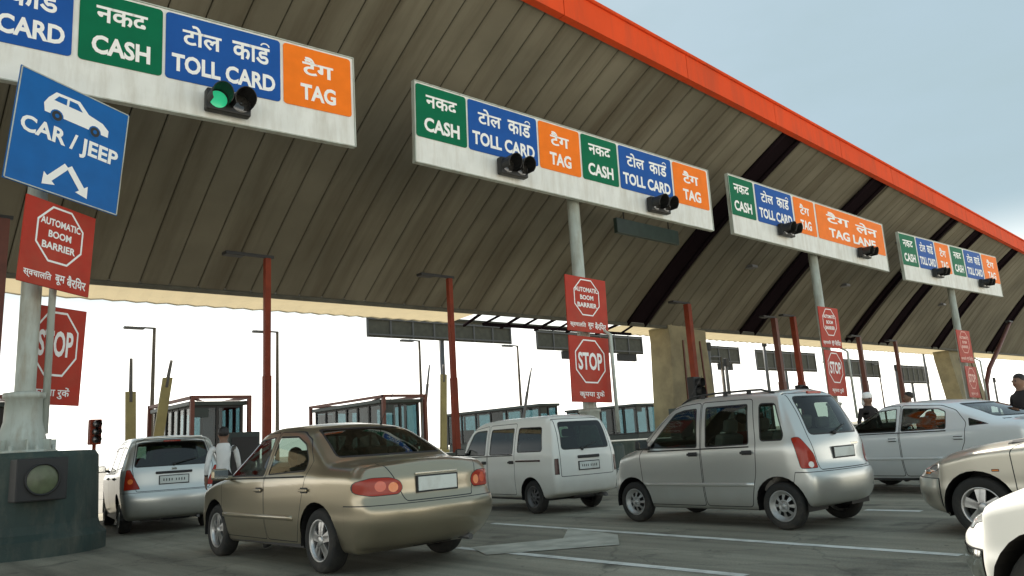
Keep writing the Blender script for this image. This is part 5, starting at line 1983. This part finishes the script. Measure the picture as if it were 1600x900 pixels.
    for v in b.bm.verts:
        if v.co.x > 0.045 and v.co.z < zc + 0.07:
            v.co.x = 0.045 + (v.co.x - 0.045) * 0.1
        if v.co.z < zc - 0.04:
            v.co.z = zc - 0.04 + (v.co.z - zc + 0.04) * 0.3
    b.build('hair', MT['hair'], root)
    return root

def cloth(name, col):
    return mat(name, col, 0.9, var=0.1, bump=0.2, bscale=8)
C_dark, C_white, C_blue, C_grey, C_red = cloth('dark_cloth', (0.018, 0.014, 0.014)), cloth('white_cloth', (0.66, 0.66, 0.64)), cloth('blue_cloth', (0.03, 0.06, 0.14)), cloth('grey_cloth', (0.16, 0.16, 0.15)), cloth('red_cloth', (0.30, 0.05, 0.04))
person('person in dark clothes standing at the right edge behind the silver beige car', (14.75, 3.85, 0), 2.6, C_dark, C_dark, 'stand', 1.03, group=None)
person('person in dark shirt with a white head cloth above the roof of the pale sedan', (17.1, 7.4, 0), -2.0, C_dark, C_grey, 'stand', 1.02, 'cloth')
person('bareheaded person in grey shirt behind the roof of the pale sedan', (18.6, 7.1, 0), 2.2, C_grey, C_dark, 'stand', 1.02)
person('person in white shirt walking between the people carrier and the gold sedan', (5.05, 12.9, 0), 1.2, C_white, C_dark, 'walk', 1.0)

def in_car(root, lx, ly, lz, label, top, hat=None, sc=0.96):
    p = root.matrix_world if False else None
    a = root.rotation_euler.z
    x = root.location.x + cos(a) * lx - sin(a) * ly
    y = root.location.y + sin(a) * lx + cos(a) * ly
    return person(label, (x, y, lz), a, top, C_dark, 'sit', sc, hat, group='people sitting in the cars')
in_car(rootA, 0.12, -0.36, 0.42, 'driver of the gold sedan in a pale shirt', C_grey)
in_car(rootA, 0.12, 0.36, 0.42, 'front passenger of the gold sedan in red', C_red)
in_car(rootC, 0.82, -0.34, 0.64, 'driver of the white microvan in a white shirt', C_white, sc=0.88)
in_car(rootC, -0.27, 0.25, 0.64, 'passenger in white at the middle window of the white microvan', C_white, 'cloth', sc=0.88)
in_car(rootC, -0.27, -0.30, 0.64, 'passenger in pale clothes on the far side of the white microvan', C_white, sc=0.86)
in_car(rootB, 0.02, -0.36, 0.54, 'driver of the tall silver hatchback in a red shirt', C_red, sc=0.94)
in_car(rootE, 0.12, -0.36, 0.42, 'driver of the pale sedan in white', C_white, sc=0.94)

# ------------------------------------------------------------------ islands under the poles
isl = island(2.52, 13.15, 30.0, 1.9, 1.50, True, 'painted concrete island block under the left pole, blue grey and stained')
for xc, lab in ((15.45, 'low kerbed island under the middle overhead sign'), (29.6, 'low kerbed island under the third overhead sign'), (45.0, 'low kerbed island under the farthest overhead sign')):
    island(xc, 13.3, 38.0, 2.0, 1.0, True, lab)
for xc, lab in ((8.7 + 1.0, 'low kerbed island carrying the booth behind the people carrier'),):
    island(xc, 19.0, 32.0, 2.4, 0.22, False, lab, 'kerb')

# warning lamp box on the island's nose
t = thing('warning_lamp', 'dark box with a round grey green lens on the painted concrete island', 'lamp box', (2.42, 13.0, 1.10), R(5))
b = B()
b.box((0, 0, 0), (0.66, 0.34, 0.60), bev=0.02)
b.build('housing', MT['dark'], t)
b = B()
b.lathe([(0.23, -0.17), (0.23, -0.20), (0.205, -0.20), (0.205, -0.175)], 28, axis='Y')
b.build('rim', MT['black'], t)
b = B()
b.lathe([(0.0, -0.195), (0.12, -0.19), (0.20, -0.176)], 28, axis='Y')
b.build('lens', mat('lens_greygreen', (0.10, 0.12, 0.065), 0.3, var=0.2, vscale=12), t)

# ------------------------------------------------------------------ red lamp posts under the canopy
def lamp_post(x, y, z, label, m='redsteel', w_=0.165, arm=1.2, zb=0.0, grp='red lamp posts under the canopy', thick2=True):
    t = thing('lamp_post', label, 'lamp post', (x, y, zb), group=grp)
    b = B()
    b.box((0, 0, (z - zb) / 2), (w_, w_, z - zb), bev=0.01)
    if thick2:
        b.box((0, 0, 1.7), (w_ * 1.2, w_ * 1.2, 3.4), bev=0.015)
    b.build('post', MT[m], t)
    b = B()
    b.box((-arm * 0.35, 0, z - zb + 0.05), (arm, 0.10, 0.08))
    b.build('arm', MT['dark'], t)
    b = B()
    b.box((-arm * 0.8, 0, z - zb + 0.02), (0.55, 0.30, 0.10), bev=0.02)
    b.build('lamp_head', MT['dark'], t)
    return t
pA = lamp_post(9.0, 20.0, 6.70, 'red lamp post left of the gold sedan roof, under the canopy')
lamp_post(15.42, 20.0, 6.75, 'red lamp post left of the white van, under the canopy')
lamp_post(29.0, 20.0, 6.88, 'brown red lamp post in front of the wide concrete column', w_=0.26)
lamp_post(38.6, 20.0, 6.9, 'brown lamp post behind the hatchback roof, under the canopy', w_=0.26)
lamp_post(36.6, 20.0, 6.7, 'dark brown post left of the third pole boards', m='brownsteel', w_=0.26)
lamp_post(2.72, 20.0, 6.9, 'dark red post cut by the left edge of the photo', m='brownsteel', w_=0.22)
lamp_post(44.0, 19.0, 5.9, 'thin brown post right of the third pole boards', m='brownsteel', w_=0.22)
lamp_post(50.6, 19.6, 6.0, 'thin brown post in front of the far sign backs', m='brownsteel', w_=0.2)

# far street lamps
def street_lamp(x, y, z, label):
    t = thing('street_lamp', label, 'street lamp', (x, y, 0), group='street lamps beyond the plaza')
    b = B()
    b.tube([(0, 0, 0), (0, 0, 0.6), (0, 0, z)], [0.17, 0.12, 0.075], 10)
    b.build('pole', MT['greylamp'], t)
    b = B()
    b.tube([(0.05, 0, z - .03), (-0.75, 0, z + 0.0)], 0.05, 8)
    b.build('arm', MT['lampgrey'], t)
    b = B()
    b.box((-0.95, 0, z - 0.05), (0.95, 0.30, 0.14), bev=0.05)
    b.build('lamp_head', MT['lampgrey'], t)
SL = [(12.1, 7.93, 'street lamp against the white sky behind the left booth'), (18.6, 8.06, 'street lamp half hidden by the first red lamp post'),
      (28.2, 7.96, 'street lamp between the second booth and the red lamp post'), (36.7, 7.95, 'street lamp rising behind the white van roof'),
      (47.0, 7.9, 'street lamp right of the middle pole boards'), (62.5, 7.9, 'street lamp behind the hatchback roof'), (84.0, 7.9, 'street lamp behind the pale sedan'), (97.0, 7.9, 'street lamp near the leaning column')]
for x, z, lab in SL:
    street_lamp(x, 40.0, z, lab)

# ------------------------------------------------------------------ toll booths
def booth(x0, x1, y0, y1, zt, label, frame=True, zi=0.22):
    t = thing('toll_booth', label, 'toll booth', ((x0 + x1) / 2, y0, 0), group='toll booths under the canopy')
    ox = (x0 + x1) / 2
    hw = (x1 - x0) / 2
    ln = y1 - y0
    cx0, cx1 = -hw + 0.12, hw - 0.12
    cy0, cy1 = 0.35, ln - 0.3
    zw, zr = zi + 1.05, zt - 0.28
    b = B()
    b.box((0, (cy0 + cy1) / 2, (zi + zw) / 2), (cx1 - cx0, cy1 - cy0, zw - zi), bev=0.02)
    b.build('wall_base', MT['boothdark'], t)
    b = B()
    b.box((0, (cy0 + cy1) / 2, zr + 0.07), (cx1 - cx0 + 0.3, cy1 - cy0 + 0.3, 0.14), bev=0.02)
    b.build('roof', MT['boothdark'], t)
    # mullions
    b = B()
    nx_, ny_ = 2, 6
    ps = []
    for i in range(nx_ + 1):
        xx = cx0 + (cx1 - cx0) * i / nx_
        ps += [(xx, cy0), (xx, cy1)]
    for j in range(1, ny_):
        yy = cy0 + (cy1 - cy0) * j / ny_
        ps += [(cx0, yy), (cx1, yy)]
    for xx, yy in ps:
        b.box((xx, yy, (zw + zr) / 2), (0.09, 0.09, zr - zw))
    for zz in (zw + 0.035, zr - 0.035):
        for yy in (cy0, cy1):
            b.box((0, yy, zz), (cx1 - cx0, 0.06, 0.07))
        for xx in (cx0, cx1):
            b.box((xx, (cy0 + cy1) / 2, zz + 0.002), (0.062, cy1 - cy0, 0.07))
    b.build('window_frame', MT['dark'], t)
    for i in range(nx_):
        xa, xb = cx0 + (cx1 - cx0) * i / nx_ + .05, cx0 + (cx1 - cx0) * (i + 1) / nx_ - .05
        for yy in (cy0, cy1):
            p = B()
            p.box(((xa + xb) / 2, yy, (zw + zr) / 2), (xb - xa, 0.012, zr - zw))
            p.build('pane', MT['boothpane'], t)
    for j in range(ny_):
        ya, yb = cy0 + (cy1 - cy0) * j / ny_ + .05, cy0 + (cy1 - cy0) * (j + 1) / ny_ - .05
        for xx in (cx0, cx1):
            p = B()
            p.box((xx, (ya + yb) / 2, (zw + zr) / 2), (0.012, yb - ya, zr - zw))
            p.build('pane', MT['boothpane'], t)
    p = B()
    p.box((0.1, (cy0 + cy1) / 2 + 0.3, zw - 0.1), (cx1 - cx0 - 0.4, 0.6, 0.06))
    p.box((0.1, (cy0 + cy1) / 2 + 0.3, zw + 0.12), (0.42, 0.35, 0.34), bev=0.03)
    p.build('counter', MT['dark'], t)
    p = B()
    p.box((cx1 - 0.06, (cy0 + cy1) / 2 + 0.9, (zw + zr) / 2), (0.05, 1.1, zr - zw - 0.1))
    p.box((cx0 + 0.35, cy1 - 0.12, (zi + zr) / 2), (0.6, 0.14, zr - zi - 0.2))
    p.box((0, cy1 - 1.0, zw + 0.35), (0.7, 0.5, 0.9), bev=0.03)
    p.build('inner_cabinet', MT['boothdark'], t)
    p = B()
    p.box((cx0 + 0.28, cy0 - 0.03, zr - 0.22), (0.46, 0.03, 0.30))
    p.build('notice_board', MT['boothdark'], t)
    p = B()
    p.box((cx1 - 0.30, cy0 - 0.10, zi + 0.75), (0.46, 0.24, 0.40), bev=0.02)
    p.build('air_conditioner', MT['boothwall'], t)
    if frame:
        b = B()
        r = 0.055
        zf = zt
        fr = [(-hw, 0, 0), (hw, 0, 0), (hw, ln, 0), (-hw, ln, 0)]
        for xx, yy, _ in fr:
            b.box((xx, yy, zf / 2), (0.12, 0.12, zf))
        b.box((0, 0, zf - .03), (hw * 2 + .12, 0.10, 0.10))
        b.box((0, ln, zf - .033), (hw * 2 + .12, 0.10, 0.10))
        for s in (-1, 1):
            b.box((s * hw, ln / 2, zf - .036), (0.10, ln, 0.10))
        b.tube([(-hw, 0, zf - 0.05), (hw, ln * 0.8, zf - 0.05)], 0.045, 6)
        b.build('steel_frame', MT['brownsteel'], t)
    return t
booth(1.75, 3.65, 23.6, 28.0, 3.2, 'toll booth with red steel frame cut by the left edge of the photo')
booth(8.7, 10.55, 24.8, 29.0, 3.25, 'toll booth with brown steel frame behind the silver people carrier')
booth(15.75, 17.65, 24.8, 30.6, 3.25, 'toll booth with brown steel frame above the roof of the gold sedan')
booth(28.0, 29.5, 28.9, 37.5, 3.25, 'dark green toll booth behind the front of the white van', frame=False)
booth(37.8, 40.3, 30.4, 37.0, 3.25, 'dark toll booth with pale blue windows between the white van and the concrete column', frame=False)
booth(52.0, 54.3, 30.4, 37.0, 3.25, 'dark toll booth hidden behind the silver hatchback', frame=False)

# ------------------------------------------------------------------ backs of the return-lane signs
def sign_back(xa, xb, z0, z1, label, sigs=()):
    t = thing('sign_gantry', label, 'overhead sign', ((xa + xb) / 2, 40.4, 0), group='backs of the signs for the opposite lanes')
    ox = (xa + xb) / 2
    b = B()
    b.box((0, 0, (z0 + z1) / 2), (xb - xa, 0.08, z1 - z0), bev=0.01)
    b.build('board', MT['olive'], t)
    b = B()
    n = max(2, int((xb - xa) / 1.6))
    for k in range(n + 1):
        b.box((xa - ox + (xb - xa) * k / n, -0.08, (z0 + z1) / 2), (0.12, 0.08, z1 - z0 + .02))
    for f in (0.12, 0.88):
        b.box((0, -0.13, z0 + (z1 - z0) * f), (xb - xa, 0.06, 0.10))
    b.build('back_frame', MT['lampgrey'], t)
    b = B()
    b.lathe([(0.17, 0), (0.17, z1), (0, z1)], 14, o=(0, 0.3, 0))
    b.build('pole', MT['lampgrey'], t)
    for sx in sigs:
        b = B()
        b.box((sx - ox, 0.2, z0 - 0.28), (2.3, 0.3, 0.62), bev=0.05)
        b.build('signal_housing', MT['dark'], t)
sign_back(24.6, 36.4, 8.10, 9.40, 'dark back of an overhead sign above the second booth')
sign_back(39.0, 51.3, 7.80, 9.30, 'dark back of an overhead sign behind the middle pole boards, two signal boxes below', (43.0, 49.5))
sign_back(61.0, 66.2, 7.30, 8.95, 'small dark back of an overhead sign right of the concrete column', (64.0,))
sign_back(69.3, 81.6, 6.75, 8.85, 'dark back of an overhead sign above the hatchback roof')
sign_back(88.5, 98.0, 6.3, 8.4, 'dark back of an overhead sign right of the third pole boards')
sign_back(103.5, 113.5, 5.6, 8.0, 'farthest dark sign back beside the leaning column')
sign_back(124.0, 134.0, 5.3, 7.6, 'dark sign back behind the person at the right edge')

# ------------------------------------------------------------------ raised boom barriers
def boom(px0, py0, px1, py1, pxt, pyt, Y, label, wide=0.28, m='yellow'):
    a, c, e = atY(px0, py0, Y), atY(px1, py1, Y), atY(pxt, pyt, Y)
    d = (c - a).normalized()
    g0 = V((a.x - d.x / d.z * a.z, Y, 0))
    t = thing('boom_barrier', label, 'barrier', (g0.x, Y, 0), group='raised boom barriers')
    o = V((g0.x, Y, 0))
    b = B()
    b.box((0, 0, 0.55), (0.4, 0.4, 1.1), bev=0.03)
    b.build('cabinet', MT['yellow'], t)
    b = B()
    s = V((wide / 2, 0, 0))
    q = V((0, 0.04, 0))
    A, C_ = V((0, 0, 1.1)) , c - o
    A = V((d.x / d.z * 1.1, 0, 1.1))
    b.hexa([A - s - q, A + s - q, A + s + q, A - s + q, C_ - s - q, C_ + s - q, C_ + s + q, C_ - s + q])
    b.build('arm_board', MT[m], t)
    b = B()
    b.tube([C_ - d * 0.3, e - o], [0.06, 0.045], 8)
    b.build('arm', MT['lampgrey'], t)
boom(204, 675, 204, 612, 205, 560, 24, 'raised yellow boom barrier behind the silver people carrier, upright one')
boom(254, 640, 262, 590, 268, 563, 24, 'raised yellow boom barrier leaning right beside the street lamp')
boom(693, 640, 693, 585, 693, 570, 24, 'raised green yellow boom barrier left of the second red lamp post')
boom(820, 640, 824, 612, 830, 575, 26, 'raised slim dark boom barrier above the white van roof', 0.12, 'lampgrey')
boom(664, 640, 668, 600, 671, 570, 30, 'raised slim dark boom barrier at the right end of the second booth', 0.12, 'lampgrey')

for px, py0, py1, lab in ((1105, 535, 650, 'thin grey post right of the concrete column'), (1133, 560, 650, 'thin grey post under the small sign back'), (1192, 530, 640, 'thin grey post above the hatchback roof rail'),
                          (1345, 560, 640, 'thin pale post beside the person with the head cloth'), (1398, 570, 640, 'thin dark post between the two people with head cloths'), (1440, 540, 640, 'thin brown post left of the leaning column'),
                          (1552, 590, 660, 'thin pale post right of the farthest stop board')):
    p = atY(px, py0, 26)
    t = thing('signal_post', lab, 'post', (p.x, 26, 0), group='thin posts around the booths')
    b = B()
    b.tube([(0, 0, 0), (0, 0, p.z)], 0.11, 8)
    b.build('pole', MT['lampgrey'], t)
    b = B()
    b.box((0, -0.05, p.z - 0.25), (0.34, 0.2, 0.5), bev=0.03)
    b.build('signal_box', MT['dark'], t)

# dark signal heads standing under the canopy
def signal_post(px, py, Y, label, m='dark', s=1.0, post='redsteel'):
    p = atY(px, py, Y)
    t = thing('traffic_signal', label, 'traffic light', (p.x, Y, 0))
    b = B()
    b.tube([(0, 0, 0), (0, 0, p.z - 0.3)], 0.07 * s, 10)
    b.build('pole', MT[post], t)
    b = B()
    b.box((0, 0, p.z), (0.42 * s, 0.3, 1.0 * s), bev=0.03)
    b.build('housing', MT[m], t)
    for k in (-1, 0, 1):
        b = B()
        b.lathe([(0.0, -0.17), (0.13 * s, -0.16)], 14, axis='Y', o=(0, 0, p.z + k * 0.3 * s))
        b.build('lens', MT['lensoff'], t)
        b = B()
        b.tube([(0.0, -0.15, p.z + (k * .3 + .0) * s), (0, -0.36, p.z + (k * .3) * s)], 0.15 * s, 12, caps=False)
        b.build('visor', MT['dark'], t)
signal_post(1086, 612, 15.5, 'dark three lamp signal head above the hatchback bonnet')
signal_post(148, 675, 24, 'small red signal head on a thin post left of the people carrier', 'redsteel', 0.7)
signal_post(1252, 620, 18, 'dark signal head on red post just above the hatchback rear', 'dark', 1.1)

# hanging sign under the canopy, between the poles
p0, p1 = atY(957, 343, 16.5), atY(1062, 380, 16.5)
t = thing('hanging_sign', 'unlit dark green sign hanging under the canopy below the middle overhead sign', 'hanging sign', ((p0.x + p1.x) / 2, 16.5, 0))
b = B()
zt_, zb_ = 8.70, 8.15
b.box((0, 0, (zt_ + zb_) / 2), (3.6, 0.16, zt_ - zb_), bev=0.02)
b.build('board', mat('dim_green_board', (0.025, 0.045, 0.035), 0.5, var=0.2), t)
b = B()
for s in (-1.3, 1.3):
    b.tube([(s, 0, zt_), (s, 0, 10.6)], 0.025, 6)
b.build('hanger', MT['dark'], t)

# bent dark pole at the far right
pts = [atY(px, py, 17) for px, py in ((1578, 503), (1560, 545), (1546, 575), (1541, 600), (1545, 640))]
g0 = V((pts[-1].x, 17, 0))
t = thing('bent_post', 'bent dark lamp post leaning right beside the farthest stop board', 'post', g0)
b = B()
b.tube([p - g0 for p in [V((pts[-1].x, 17, 0))] + pts[::-1]], [.16, .16, .15, .15, .14, .12], 10)
b.build('post', MT['brownsteel'], t)
b = B()
b.box(pts[0] - g0 + V((-0.2, 0, 0)), (0.9, 0.3, 0.14), bev=0.03)
b.build('lamp_head', MT['dark'], t)

# roadside cabinets and drums cluttering the lanes behind the cars
def cabinet(x, y, w_, h, label, m='boothdark'):
    t = thing('utility_cabinet', label, 'cabinet', (x, y, 0))
    b = B()
    b.box((0, 0, h / 2 + 0.05), (w_, 0.6, h), bev=0.03)
    b.build('housing', MT[m], t)
    b = B()
    b.box((0, -0.31, h / 2 + 0.05), (w_ * 0.84, 0.02, h * 0.86), bev=0.008)
    b.build('door', MT['dark'], t)
    b = B()
    b.box((w_ * 0.34, -0.34, h * 0.55), (0.03, 0.04, 0.16))
    b.build('handle', MT['chrome'], t)
cabinet(8.9, 21.5, 0.9, 1.9, 'dark cabinet between the left booth and the gold sedan', 'boothdark')
cabinet(7.3, 22.5, 0.7, 1.6, 'dark red cabinet behind the person in the white shirt', 'redsteel')
cabinet(28.9, 20.9, 1.0, 2.2, 'dark cabinet at the foot of the wide concrete column', 'boothdark')
